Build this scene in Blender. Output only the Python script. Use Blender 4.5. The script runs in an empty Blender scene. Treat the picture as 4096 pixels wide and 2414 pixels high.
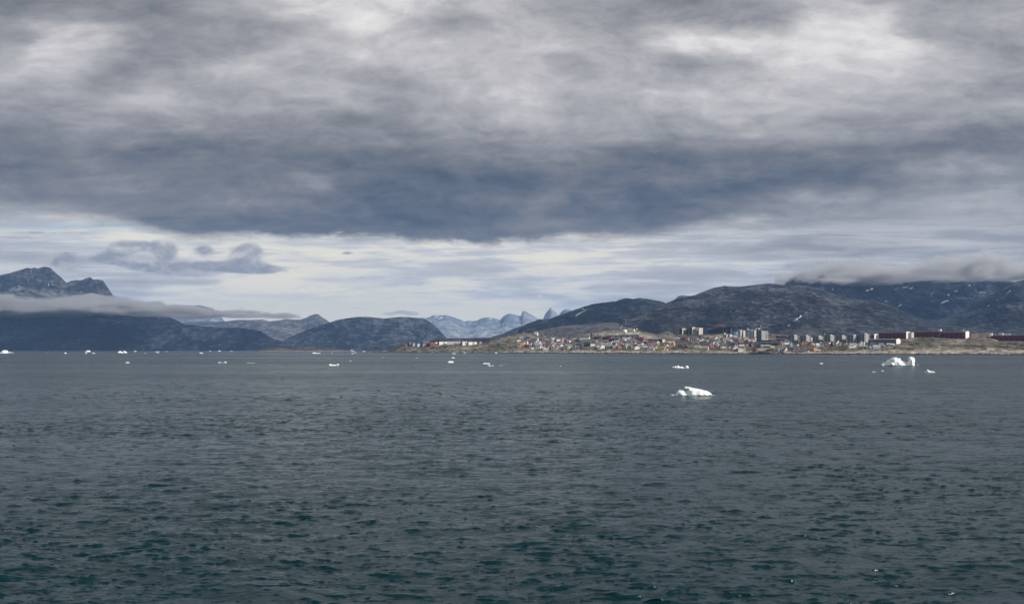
import bpy, math, random
import numpy as np
from mathutils import Vector

random.seed(7)
F = 3408.0          # focal length in pixels of the 4096 px wide photograph
HZ = 1395.0         # horizon row
CAMH = 15.0         # deck height above the water, metres
RAD = math.radians
scene = bpy.context.scene

# ------------------------------------------------------------------ camera
cam_d = bpy.data.cameras.new("camera")
cam = bpy.data.objects.new("camera", cam_d)
scene.collection.objects.link(cam)
cam.location = (0.0, 0.0, CAMH)
cam.rotation_euler = (RAD(90), 0, 0)
cam_d.sensor_width = 36.0
cam_d.lens = 36.0 * F / 4096.0
cam_d.shift_y = (HZ - 1207.0) / 4096.0
cam_d.clip_start = 1.0
cam_d.clip_end = 90000.0
scene.camera = cam

# ------------------------------------------------------------------ sun
SUN_AZ, SUN_EL = RAD(118.0), RAD(33.0)      # azimuth clockwise from +Y (view direction)
sun_d = bpy.data.lights.new("sun", "SUN")
sun_d.energy = 5.0
sun_d.angle = RAD(0.5)
sun_d.color = (1.0, 0.93, 0.83)
sun = bpy.data.objects.new("sun", sun_d)
scene.collection.objects.link(sun)
sdir = Vector((math.sin(SUN_AZ) * math.cos(SUN_EL), math.cos(SUN_AZ) * math.cos(SUN_EL), math.sin(SUN_EL)))
sun.rotation_euler = sdir.to_track_quat('Z', 'Y').to_euler()
sun.location = (300, -300, 500)

# ------------------------------------------------------------------ exposure and render settings
vs = scene.view_settings
scene.display_settings.display_device = 'sRGB'
vs.view_transform = 'Standard'
vs.look = 'None'
vs.exposure = 0.0
vs.gamma = 1.0
vs.use_curve_mapping = False
scene.render.engine = 'CYCLES'
cy = scene.cycles
cy.max_bounces = 4
cy.diffuse_bounces = 2
cy.glossy_bounces = 2
cy.transmission_bounces = 2
cy.volume_bounces = 2
cy.transparent_max_bounces = 8
cy.caustics_reflective = False
cy.caustics_refractive = False
cy.sample_clamp_indirect = 3.0
cy.sample_clamp_direct = 1.5
cy.use_denoising = True
cy.denoiser = 'OPENIMAGEDENOISE'
cy.denoising_input_passes = 'RGB_ALBEDO_NORMAL'
cy.denoising_prefilter = 'ACCURATE'
cy.volume_step_rate = 0.25
cy.volume_max_steps = 96


# ------------------------------------------------------------------ node helpers
def lin(c):
    c = c / 255.0
    return c / 12.92 if c <= 0.04045 else ((c + 0.055) / 1.055) ** 2.4


def srgb(r, g, b):
    return (lin(r), lin(g), lin(b), 1.0)


class NT:
    """small helper for writing node graphs"""
    def __init__(self, tree):
        self.t = tree

    def n(self, kind, **kw):
        nd = self.t.nodes.new(kind)
        for k, v in kw.items():
            setattr(nd, k, v)
        return nd

    def put(self, sock, v):
        if hasattr(v, 'is_linked') or hasattr(v, 'links'):
            self.t.links.new(v, sock)
        elif v is not None:
            sock.default_value = v

    def m(self, op, a, b=None, c=None, clamp=False):
        nd = self.n('ShaderNodeMath', operation=op, use_clamp=clamp)
        for i, v in enumerate((a, b, c)):
            if v is not None:
                self.put(nd.inputs[i], v)
        return nd.outputs[0]

    def vm(self, op, a, b=None, scale=None):
        nd = self.n('ShaderNodeVectorMath', operation=op)
        self.put(nd.inputs[0], a)
        if b is not None:
            self.put(nd.inputs[1], b)
        if scale is not None:
            self.put(nd.inputs['Scale'], scale)
        return nd.outputs['Value'] if op in ('DOT_PRODUCT', 'LENGTH', 'DISTANCE') else nd.outputs[0]

    def mr(self, v, a, b, c=0.0, d=1.0, smooth=False):
        nd = self.n('ShaderNodeMapRange', clamp=True)
        nd.interpolation_type = 'SMOOTHSTEP' if smooth else 'LINEAR'
        for i, x in enumerate((v, a, b, c, d)):
            self.put(nd.inputs[i], x)
        return nd.outputs[0]

    def mix(self, f, a, b):
        nd = self.n('ShaderNodeMix', data_type='FLOAT')
        self.put(nd.inputs[0], f)
        self.put(nd.inputs[2], a)
        self.put(nd.inputs[3], b)
        return nd.outputs[0]

    def mixc(self, f, a, b, mode='MIX'):
        nd = self.n('ShaderNodeMix', data_type='RGBA', blend_type=mode)
        self.put(nd.inputs[0], f)
        self.put(nd.inputs[6], a)
        self.put(nd.inputs[7], b)
        return nd.outputs[2]

    def noise(self, vec, scale, detail=4.0, rough=0.5, dist=0.0, lac=2.0, out=0):
        nd = self.n('ShaderNodeTexNoise')
        if vec is not None:
            self.put(nd.inputs['Vector'], vec)
        nd.inputs['Scale'].default_value = scale
        nd.inputs['Detail'].default_value = detail
        nd.inputs['Roughness'].default_value = rough
        nd.inputs['Lacunarity'].default_value = lac
        nd.inputs['Distortion'].default_value = dist
        return nd.outputs[out]

    def ramp(self, f, stops, interp='LINEAR'):
        nd = self.n('ShaderNodeValToRGB')
        cr = nd.color_ramp
        cr.interpolation = interp
        while len(cr.elements) < len(stops):
            cr.elements.new(0.5)
        for e, (p, c) in zip(cr.elements, stops):
            e.position = p
            e.color = c
        self.put(nd.inputs[0], f)
        return nd.outputs[0]

    def comb(self, x, y, z):
        nd = self.n('ShaderNodeCombineXYZ')
        for i, v in enumerate((x, y, z)):
            self.put(nd.inputs[i], v)
        return nd.outputs[0]

    def curve(self, f, pts):
        nd = self.n('ShaderNodeFloatCurve')
        c = nd.mapping.curves[0]
        while len(c.points) < len(pts):
            c.points.new(0.5, 0.5)
        for p, (x, y) in zip(c.points, pts):
            p.location = (x, y)
            p.handle_type = 'AUTO_CLAMPED'
        nd.mapping.update()
        nd.inputs[0].default_value = 1.0
        self.put(nd.inputs[1], f)
        return nd.outputs[0]


# ------------------------------------------------------------------ world: overcast sky with cloud decks
world = bpy.data.worlds.new("World")
scene.world = world
world.use_nodes = True
wt = world.node_tree
wt.nodes.clear()
W = NT(wt)
AZ_LIM = RAD(42)


def azn(px):
    return (math.atan((px - 2048.0) / F) / AZ_LIM + 1) / 2


def vv(py):
    return (HZ - py) / F


geo = W.n('ShaderNodeTexCoord').outputs['Generated']
sep = W.n('ShaderNodeSeparateXYZ')
W.put(sep.inputs[0], geo)
dx, dy, dz = sep.outputs
az = W.m('ARCTAN2', dx, dy)
hl = W.m('SQRT', W.m('ADD', W.m('MULTIPLY', dx, dx), W.m('MULTIPLY', dy, dy)))
cosaz = W.m('MAXIMUM', W.m('DIVIDE', dy, hl), 0.75)
v0 = W.m('DIVIDE', W.m('DIVIDE', dz, hl), cosaz)            # slope above the horizon
un = W.m('DIVIDE', W.m('ADD', W.m('DIVIDE', az, AZ_LIM), 1.0), 2.0)
# coordinates on a flat cloud ceiling, for detail that shrinks towards the horizon
zc = W.m('ADD', W.m('ABSOLUTE', dz), 0.10)
plane = W.comb(W.m('DIVIDE', dx, zc), W.m('DIVIDE', dy, zc), 0.0)
ang = W.comb(W.m('MULTIPLY', az, 1.0), W.m('MULTIPLY', v0, 3.2), 0.0)   # flattened angular coordinates

warp1 = W.noise(plane, 0.8, 4.0, 0.55, 0.4)
warp2 = W.noise(ang, 9.0, 5.0, 0.58, 0.3)
warp3 = W.noise(W.vm('ADD', ang, (7.3, 2.1, 0)), 5.0, 4.0, 0.55)
uw = W.m('ADD', un, W.m('MULTIPLY', W.m('SUBTRACT', warp3, 0.5), 0.10))
vw = W.m('ADD', v0, W.m('ADD', W.m('MULTIPLY', W.m('SUBTRACT', warp2, 0.5), 0.040),
                        W.m('MULTIPLY', W.m('SUBTRACT', warp1, 0.5), 0.030)))

DECK = [  # photo row, [(photo column, brightness 0-255)]
    (940, [(0, 140), (300, 135), (500, 118), (800, 104), (1100, 98), (1500, 98), (1900, 100), (2300, 104), (2600, 112), (2900, 145), (3300, 160), (3700, 165), (4096, 165)]),
    (880, [(0, 135), (300, 128), (500, 116), (700, 100), (1000, 90), (1300, 86), (1700, 88), (2000, 92), (2200, 96), (2500, 92), (2750, 100), (3000, 132), (3300, 148), (3700, 155), (4096, 160)]),
    (820, [(0, 128), (300, 122), (700, 112), (950, 122), (1200, 104), (1450, 88), (1800, 86), (2050, 92), (2140, 118), (2250, 92), (2500, 82), (2750, 94), (3000, 116), (3250, 135), (3600, 140), (4096, 158)]),
    (750, [(0, 112), (300, 116), (700, 112), (1000, 110), (1200, 120), (1400, 100), (1600, 86), (1850, 78), (2200, 86), (2500, 84), (2800, 86), (3100, 92), (3300, 98), (3500, 122), (3750, 132), (4096, 132)]),
    (670, [(0, 84), (180, 92), (350, 112), (650, 102), (1000, 92), (1400, 86), (1700, 86), (2000, 98), (2300, 116), (2500, 98), (2700, 90), (3000, 92), (3300, 92), (3500, 104), (3700, 142), (3900, 146), (4096, 138)]),
    (600, [(0, 104), (300, 112), (600, 104), (900, 102), (1300, 104), (1600, 112), (1900, 122), (2200, 130), (2450, 118), (2700, 112), (3000, 112), (3300, 116), (3600, 108), (3900, 106), (4096, 102)]),
    (530, [(0, 110), (300, 128), (600, 124), (900, 116), (1200, 122), (1500, 122), (1800, 144), (2050, 146), (2300, 148), (2700, 150), (3000, 148), (3300, 136), (3600, 130), (3900, 118), (4096, 112)]),
    (450, [(0, 138), (200, 142), (420, 165), (650, 156), (850, 158), (1100, 146), (1350, 130), (1600, 144), (1900, 164), (2100, 166), (2400, 164), (2800, 170), (3100, 168), (3400, 160), (3700, 158), (4096, 146)]),
    (380, [(0, 152), (200, 150), (400, 150), (620, 165), (800, 150), (1050, 140), (1250, 172), (1400, 170), (1600, 158), (1850, 170), (2030, 190), (2250, 170), (2500, 172), (2800, 176), (3100, 180), (3400, 176), (3600, 164), (3800, 172), (4000, 158), (4096, 152)]),
    (270, [(0, 172), (130, 192), (300, 188), (430, 152), (600, 132), (800, 138), (980, 172), (1150, 168), (1350, 152), (1700, 166), (2000, 176), (2300, 172), (2550, 168), (2700, 150), (2880, 148), (3050, 180), (3250, 196), (3500, 196), (3700, 186), (3900, 164), (4096, 150)]),
    (170, [(0, 142), (90, 160), (180, 192), (330, 182), (450, 160), (620, 130), (850, 136), (1050, 148), (1300, 178), (1600, 182), (1900, 178), (2200, 172), (2500, 168), (2720, 208), (2850, 212), (3000, 206), (3200, 196), (3350, 208), (3520, 222), (3680, 190), (3850, 164), (4096, 160)]),
    (90, [(0, 132), (150, 150), (300, 146), (500, 130), (800, 132), (1000, 146), (1200, 176), (1420, 214), (1600, 184), (1850, 160), (2100, 176), (2400, 148), (2700, 136), (3000, 136), (3200, 170), (3390, 206), (3550, 202), (3700, 164), (3900, 150), (4096, 156)]),
    (10, [(0, 120), (250, 128), (500, 126), (800, 140), (1020, 168), (1250, 200), (1500, 212), (1700, 186), (2000, 176), (2300, 150), (2600, 124), (2900, 126), (3100, 142), (3350, 168), (3600, 156), (3850, 140), (4096, 150)]),
    (-500, [(0, 140), (600, 150), (1200, 165), (1800, 160), (2400, 150), (3000, 150), (3500, 165), (4096, 155)]),
]
STRIP = [
    (1330, [(0, 200), (700, 214), (900, 226), (1300, 226), (1900, 224), (2300, 208), (2700, 196), (3200, 188), (4096, 184)]),
    (1235, [(0, 194), (600, 214), (800, 246), (1100, 246), (1500, 248), (1900, 246), (2150, 232), (2500, 196), (2900, 188), (3300, 186), (4096, 184)]),
    (1185, [(0, 182), (500, 190), (700, 214), (900, 226), (1200, 232), (1500, 224), (1800, 210), (2100, 198), (2500, 192), (3000, 190), (3500, 186), (4096, 186)]),
    (1120, [(0, 182), (400, 186), (800, 198), (1000, 218), (1150, 222), (1400, 208), (1700, 206), (2000, 204), (2300, 196), (2700, 188), (3100, 182), (3500, 176), (4096, 172)]),
    (1040, [(0, 190), (300, 192), (600, 198), (900, 206), (1300, 206), (1700, 204), (2100, 202), (2500, 208), (2700, 210), (2900, 192), (3200, 182), (3500, 170), (3800, 172), (4096, 164)]),
    (980, [(0, 188), (300, 198), (600, 210), (900, 212), (1300, 208), (1700, 206), (2100, 204), (2500, 200), (2800, 178), (3100, 166), (3400, 156), (3700, 160), (4096, 156)]),
    (900, [(0, 190), (300, 204), (500, 212), (900, 210), (1500, 206), (2100, 202), (2700, 184), (3100, 172), (3400, 164), (3700, 170), (4096, 168)]),
]


def field(rows, u, v):
    val = None
    prev = None
    for py, pts in rows:
        c = W.curve(u, [(0.0, pts[0][1] / 255.0)] + [(azn(x), l / 255.0) for x, l in pts] + [(1.0, pts[-1][1] / 255.0)])
        if val is None:
            val = c
        else:
            val = W.mix(W.mr(v, vv(prev), vv(py), smooth=False), val, c)
        prev = py
    return val


deck = field(DECK, uw, vw)
# billows: folded noise, lit from above by the difference of two nearby samples
ang2 = W.comb(az, W.m('MULTIPLY', v0, 2.1), 0.0)
fold = W.noise(ang2, 5.5, 5.0, 0.55, 0.0, out=1)
pb = W.vm('ADD', ang2, W.vm('SCALE', W.vm('SUBTRACT', fold, (0.5, 0.5, 0.5)), scale=0.11))


def lit_noise(vec, scale, step, detail=7.0, rough=0.60):
    a = W.noise(vec, scale, detail, rough)
    b = W.noise(W.vm('ADD', vec, (step * 0.35, step, 0.0)), scale, detail, rough)
    return a, W.m('SUBTRACT', a, b)


b1, e1 = lit_noise(pb, 5.0, 0.035)
b2, e2 = lit_noise(W.vm('ADD', pb, (4.1, 1.7, 0)), 15.0, 0.014)
b3, e3 = lit_noise(W.vm('ADD', pb, (1.3, 8.7, 0)), 42.0, 0.006)
lobe = W.m('ABSOLUTE', W.m('SUBTRACT', W.noise(pb, 8.5, 5.0, 0.6), 0.5))
calm = W.mr(v0, vv(1000), vv(560), 0.72, 1.0)
det = W.m('ADD', W.m('ADD', W.m('MULTIPLY', W.m('SUBTRACT', b1, 0.5), 0.26), W.m('ADD', W.m('MULTIPLY', W.m('SUBTRACT', b2, 0.5), 0.22), W.m('MULTIPLY', W.m('SUBTRACT', b3, 0.5), 0.12))),
          W.m('ADD', W.m('MULTIPLY', W.m('ADD', e1, W.m('MULTIPLY', e2, 0.8)), -0.34), W.m('MULTIPLY', W.m('SUBTRACT', lobe, 0.09), -0.34)))
band = W.noise(W.comb(W.m('MULTIPLY', az, 0.9), W.m('MULTIPLY', W.m('ADD', v0, W.m('MULTIPLY', W.m('SUBTRACT', b1, 0.5), 0.05)), 7.0), 6.0), 6.0, 5.0, 0.55)
det = W.m('ADD', W.m('MULTIPLY', det, calm), W.m('MULTIPLY', W.m('SUBTRACT', band, 0.5), W.mr(v0, vv(1000), vv(200), 0.40, 0.10)))
deckL = W.m('ADD', W.m('ADD', deck, 0.034), det)
deckC = W.ramp(deckL, [(62 / 255, srgb(65, 73, 85)), (82 / 255, srgb(80, 88, 101)), (104 / 255, srgb(103, 108, 117)),
                       (124 / 255, srgb(124, 125, 129)), (146 / 255, srgb(146, 146, 150)), (170 / 255, srgb(171, 170, 172)),
                       (196 / 255, srgb(199, 196, 197)), (220 / 255, srgb(228, 224, 222)), (245 / 255, srgb(250, 246, 243))])

vs2 = W.m('ADD', v0, W.m('MULTIPLY', W.m('SUBTRACT', W.noise(ang, 12.0, 4.0, 0.55), 0.5), 0.020))
strip = W.m('ADD', field(STRIP, un, vs2), 0.035)
streak = W.noise(W.comb(W.m('MULTIPLY', az, 1.0), W.m('MULTIPLY', v0, 11.0), 0.0), 8.0, 7.0, 0.62, 0.35)
streak2 = W.noise(W.comb(W.m('MULTIPLY', az, 2.0), W.m('MULTIPLY', v0, 26.0), 4.0), 7.0, 6.0, 0.6, 0.2)
swell = W.noise(W.comb(az, W.m('MULTIPLY', v0, 5.0), 2.0), 8.0, 7.0, 0.60, 0.3)
stripL = W.m('ADD', strip, W.m('ADD', W.m('ADD', W.m('MULTIPLY', W.m('SUBTRACT', streak, 0.5), 0.20), W.m('MULTIPLY', W.m('SUBTRACT', swell, 0.5), 0.30)),
                               W.m('ADD', W.m('MULTIPLY', W.m('SUBTRACT', streak2, 0.5), 0.10),
                                   W.m('MULTIPLY', W.m('SUBTRACT', W.mr(W.m('ADD', streak, W.m('MULTIPLY', W.m('SUBTRACT', swell, 0.5), 0.5)), 0.40, 0.60, smooth=True), 0.5), 0.075))))
stripC = W.ramp(stripL, [(130 / 255, srgb(134, 136, 146)), (160 / 255, srgb(168, 168, 170)), (188 / 255, srgb(197, 196, 196)),
                         (205 / 255, srgb(214, 214, 214)), (222 / 255, srgb(240, 235, 222)), (245 / 255, srgb(255, 248, 222))])

# clear blue seen through a rift on the left (Sky Texture)
nish = W.n('ShaderNodeTexSky', sky_type='NISHITA')
nish.sun_disc = False
nish.sun_elevation = SUN_EL
nish.sun_rotation = SUN_AZ
nish.altitude = 20
nish.air_density = 1.0
nish.dust_density = 1.5


def blob(px, py, sx, sy, w, u=None, v=None):
    u = un if u is None else u
    v = v0 if v is None else v
    a = W.m('MULTIPLY', W.m('SUBTRACT', u, azn(px)), 1.0 / (sx / F / (2 * AZ_LIM)))
    b = W.m('MULTIPLY', W.m('SUBTRACT', v, vv(py)), F / sy)
    q = W.m('ADD', W.m('MULTIPLY', a, a), W.m('MULTIPLY', b, b))
    return W.m('MULTIPLY', W.m('EXPONENT', W.m('MULTIPLY', q, -1.0)), w)


def addall(xs):
    r = xs[0]
    for x in xs[1:]:
        r = W.m('ADD', r, x)
    return r


SB = 0.1
rift = addall([blob(420, 900, 190, 26, 1.0, vw and un, vs2), blob(130, 915, 180, 16, 0.8, un, vs2), blob(900, 955, 320, 26, 0.35, un, vs2),
               blob(100, 985, 260, 18, 0.4, un, vs2)])
rift = W.m('MULTIPLY', rift, W.mr(streak, 0.35, 0.62))
sky_lin = W.vm('SCALE', nish.outputs[0], scale=SB)
low = W.mixc(W.m('MINIMUM', W.m('MULTIPLY', rift, 0.9), 0.85), stripC, W.vm('MINIMUM', W.vm('SCALE', sky_lin, scale=1.0), (0.50, 0.70, 0.86)))

# small broken cumulus drifting below the deck
cvec = W.vm('ADD', W.comb(az, W.m('MULTIPLY', v0, 1.5), 1.0), W.vm('SCALE', W.vm('SUBTRACT', W.noise(W.comb(az, v0, 3.0), 22.0, 3.0, 0.5, out=1), (0.5, 0.5, 0.5)), scale=0.03))
cn = W.noise(cvec, 28.0, 7.0, 0.58)
cn_up = W.noise(W.vm('ADD', cvec, (0.003, 0.011, 0.0)), 28.0, 7.0, 0.58)
CUM = [(265, 1048, 75, 38, 1.15), (420, 1036, 60, 22, 0.85), (478, 1006, 46, 46, 1.2), (575, 984, 62, 28, 1.15), (668, 1004, 50, 44, 1.2),
       (560, 1065, 60, 24, 0.85), (650, 1080, 70, 18, 0.7), (815, 1000, 48, 24, 1.1), (990, 1008, 72, 42, 1.2), (800, 1060, 150, 26, 0.85),
       (960, 1075, 150, 22, 0.75), (760, 1105, 120, 22, 0.7), (1060, 1080, 110, 22, 0.75), (1390, 1012, 40, 10, 0.9), (1180, 1150, 120, 14, 0.6),
       (1130, 1262, 110, 15, 0.0), (1600, 1245, 26, 8, 0.9), (1650, 1253, 34, 11, 1.0), (1560, 1254, 40, 9, 0.8),
       (3150, 1065, 90, 22, 0.75), (4060, 1050, 90, 26, 0.9), (3890, 1010, 130, 26, 0.6), (1450, 1110, 90, 10, 0.6), (1400, 1230, 70, 5, 0.7),
       (230, 930, 220, 9, 0.75), (60, 950, 160, 14, 0.6), (120, 1010, 200, 8, 0.5)]
cum = addall([blob(*c) for c in CUM if c[4] > 0])
cumM = W.mr(W.m('ADD', cum, W.m('MULTIPLY', W.m('SUBTRACT', cn, 0.5), 1.7)), 0.40, 0.92, smooth=True)
cumC = W.ramp(W.m('ADD', W.m('ADD', 0.66, W.m('MULTIPLY', W.m('SUBTRACT', cumM, 1.0), -0.10)), W.m('ADD', W.m('MULTIPLY', W.m('SUBTRACT', cn, 0.5), -0.2), W.m('MULTIPLY', W.m('SUBTRACT', cn, cn_up), 1.6))),
              [(0.40, srgb(134, 136, 148)), (0.60, srgb(157, 158, 167)), (0.78, srgb(194, 192, 192)), (0.95, srgb(222, 217, 208))])
low = W.mixc(W.m('MULTIPLY', cumM, 0.88), low, cumC)
# bright sunlit bank low on the left and pale billows on the horizon
lit = W.mr(W.m('ADD', addall([blob(1080, 1130, 150, 38, 1.5), blob(860, 1120, 120, 20, 0.55), blob(560, 1105, 120, 16, 0.5), blob(720, 1035, 40, 16, 0.5), blob(1000, 1165, 160, 14, 0.5), blob(1130, 1258, 120, 20, 1.35), blob(1230, 1272, 90, 12, 0.8),
                              blob(1060, 1248, 40, 8, 0.6), blob(2165, 1185, 30, 16, 0.6)]),
               W.m('MULTIPLY', W.m('SUBTRACT', cn, 0.5), 1.7)), 0.50, 0.95, smooth=True)
low = W.mixc(W.m('MULTIPLY', lit, 0.85), low, (1.02, 0.93, 0.76, 1.0))

# lower edge of the dark deck
edge = W.curve(un, [(0.0, (vv(846)) * 4)] + [(azn(x), vv(y) * 4) for x, y in
               [(0, 850), (150, 858), (330, 872), (420, 882), (520, 898), (600, 912), (700, 935), (780, 945), (860, 936), (1000, 936), (1200, 942), (1400, 948),
                (1600, 956), (1750, 963), (1950, 968), (2080, 962), (2200, 954), (2400, 945), (2550, 940), (2700, 918), (2850, 895), (3000, 880), (3300, 900), (3700, 900), (4096, 880)]]
               + [(1.0, vv(870) * 4)])
edge = W.m('DIVIDE', edge, 4.0)
soft = W.curve(un, [(0.0, 0.45), (azn(0), 0.45), (azn(300), 0.35), (azn(450), 0.24), (azn(900), 0.20), (azn(1300), 0.18), (azn(2000), 0.17), (azn(2500), 0.24),
                    (azn(2750), 0.35), (azn(3000), 0.8), (azn(4096), 0.8), (1.0, 0.8)])
soft = W.m('MULTIPLY', soft, 0.03)
en = W.noise(pb, 26.0, 7.0, 0.64)
en2 = W.noise(pb, 7.0, 4.0, 0.55)
ev = W.m('ADD', v0, W.m('ADD', W.m('MULTIPLY', W.m('SUBTRACT', en, 0.5), 0.022), W.m('MULTIPLY', W.m('SUBTRACT', en2, 0.5), 0.010)))
soft = W.m('MULTIPLY', soft, W.mr(W.noise(pb, 4.0, 2.0, 0.5), 0.35, 0.65, 0.5, 2.2))
deckM = W.mr(ev, W.m('SUBTRACT', edge, soft), W.m('ADD', edge, soft), smooth=True)
col = W.mixc(deckM, low, deckC)
# below the horizon the world is plain sea colour
col = W.mixc(W.mr(dz, -0.03, -0.005), srgb(70, 82, 90), col)
bg = W.n('ShaderNodeBackground')
W.put(bg.inputs[0], W.vm('SCALE', col, scale=1.0 / SB))
bg.inputs[1].default_value = SB
wo = W.n('ShaderNodeOutputWorld')
wt.links.new(bg.outputs[0], wo.inputs[0])
world.cycles.sampling_method = 'MANUAL'
world.cycles.sample_map_resolution = 1024


# ------------------------------------------------------------------ numpy noise
_perm = np.random.RandomState(11).permutation(4096).astype(np.int64)
_ga = np.random.RandomState(5).rand(4096) * 2 * np.pi
_gx, _gy = np.cos(_ga), np.sin(_ga)


def perlin(x, y, seed=0):
    xi = np.floor(x).astype(np.int64)
    yi = np.floor(y).astype(np.int64)
    xf, yf = x - xi, y - yi
    u = xf * xf * xf * (xf * (xf * 6 - 15) + 10)
    v = yf * yf * yf * (yf * (yf * 6 - 15) + 10)

    def g(ix, iy, fx, fy):
        h = _perm[(_perm[(ix + seed * 131) & 4095] + iy) & 4095]
        return _gx[h] * fx + _gy[h] * fy
    a = g(xi, yi, xf, yf)
    b = g(xi + 1, yi, xf - 1, yf)
    c = g(xi, yi + 1, xf, yf - 1)
    d = g(xi + 1, yi + 1, xf - 1, yf - 1)
    return (a + (b - a) * u) + ((c + (d - c) * u) - (a + (b - a) * u)) * v


def fbm(x, y, oct=5, gain=0.5, seed=0):
    r = np.zeros(np.broadcast(x, y).shape)
    amp, f = 1.0, 1.0
    for i in range(oct):
        r += amp * perlin(x * f + 17.3 * i, y * f - 9.1 * i, seed + i)
        amp *= gain
        f *= 2.03
    return r


def ridged(x, y, oct=5, gain=0.5, seed=0):
    r = np.zeros(np.broadcast(x, y).shape)
    amp, f = 1.0, 1.0
    for i in range(oct):
        r += amp * (1 - 2 * np.abs(perlin(x * f + 5.3 * i, y * f + 3.7 * i, seed + i)))
        amp *= gain
        f *= 2.07
    return r


def tab(pts, x, k=0):
    pts = sorted(pts)
    return np.interp(x, [p[0] for p in pts], [p[1 + k] for p in pts])


# ------------------------------------------------------------------ mesh helpers
def link(o, parent=None):
    scene.collection.objects.link(o)
    if parent is not None:
        o.parent = parent
    return o


def mesh_grid(name, V, nr, nc, mat, smooth=True, attrs=None):
    """V: (nr*nc,3) row-major grid of vertices"""
    me = bpy.data.meshes.new(name)
    i = np.arange(nr * nc).reshape(nr, nc)
    q = np.stack([i[:-1, :-1], i[:-1, 1:], i[1:, 1:], i[1:, :-1]], -1).reshape(-1, 4)
    me.vertices.add(len(V))
    me.vertices.foreach_set('co', np.ascontiguousarray(V, dtype=np.float32).ravel())
    me.loops.add(q.size)
    me.loops.foreach_set('vertex_index', q.ravel().astype(np.int32))
    me.polygons.add(len(q))
    me.polygons.foreach_set('loop_start', np.arange(0, q.size, 4, dtype=np.int32))
    me.update(calc_edges=True)
    if smooth:
        me.polygons.foreach_set('use_smooth', np.ones(len(q), dtype=bool))
    for k, a in (attrs or {}).items():
        at = me.color_attributes.new(k, 'FLOAT_COLOR', 'POINT')
        at.data.foreach_set('color', np.ascontiguousarray(a, dtype=np.float32).ravel())
    me.materials.append(mat)
    o = bpy.data.objects.new(name, me)
    link(o)
    return o


def mesh_py(name, verts, faces, mat, parent=None, smooth=False):
    me = bpy.data.meshes.new(name)
    me.from_pydata([tuple(v) for v in verts], [], faces)
    if smooth:
        for p in me.polygons:
            p.use_smooth = True
    if mat is not None:
        me.materials.append(mat)
    o = bpy.data.objects.new(name, me)
    link(o, parent)
    return o


def tag(o, label=None, cat=None, group=None, kind=None):
    if label:
        o['label'] = label
    if cat:
        o['category'] = cat
    if group:
        o['group'] = group
    if kind:
        o['kind'] = kind
    return o


def X_of(px, D):
    return (px - 2048.0) / F * D


def Z_of(py, D):
    return CAMH + (HZ - py) / F * D


# ------------------------------------------------------------------ materials
def new_mat(name):
    m = bpy.data.materials.new(name)
    m.use_nodes = True
    m.node_tree.nodes.clear()
    n = NT(m.node_tree)
    out = n.n('ShaderNodeOutputMaterial')
    p = n.n('ShaderNodeBsdfPrincipled')
    m.node_tree.links.new(p.outputs[0], out.inputs[0])
    return m, n, p, out


_flat = {}


def paint(c, rough=0.7, spec=0.3, var=0.12):
    """painted or plain surface with faint weathering; c is a reflectance triple"""
    key = (tuple(c), rough, spec, var)
    if key in _flat:
        return _flat[key]
    m, n, p, out = new_mat('paint')
    tc = n.n('ShaderNodeTexCoord').outputs['Object']
    nz = n.noise(tc, 0.45, 4.0, 0.6)
    k = n.mr(nz, 0.3, 0.7, 1 - var, 1 + var)
    n.put(p.inputs['Base Color'], n.vm('SCALE', tuple(c[:3]), scale=k))
    p.inputs['Roughness'].default_value = rough
    p.inputs['Specular IOR Level'].default_value = spec
    _flat[key] = m
    return m


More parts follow.
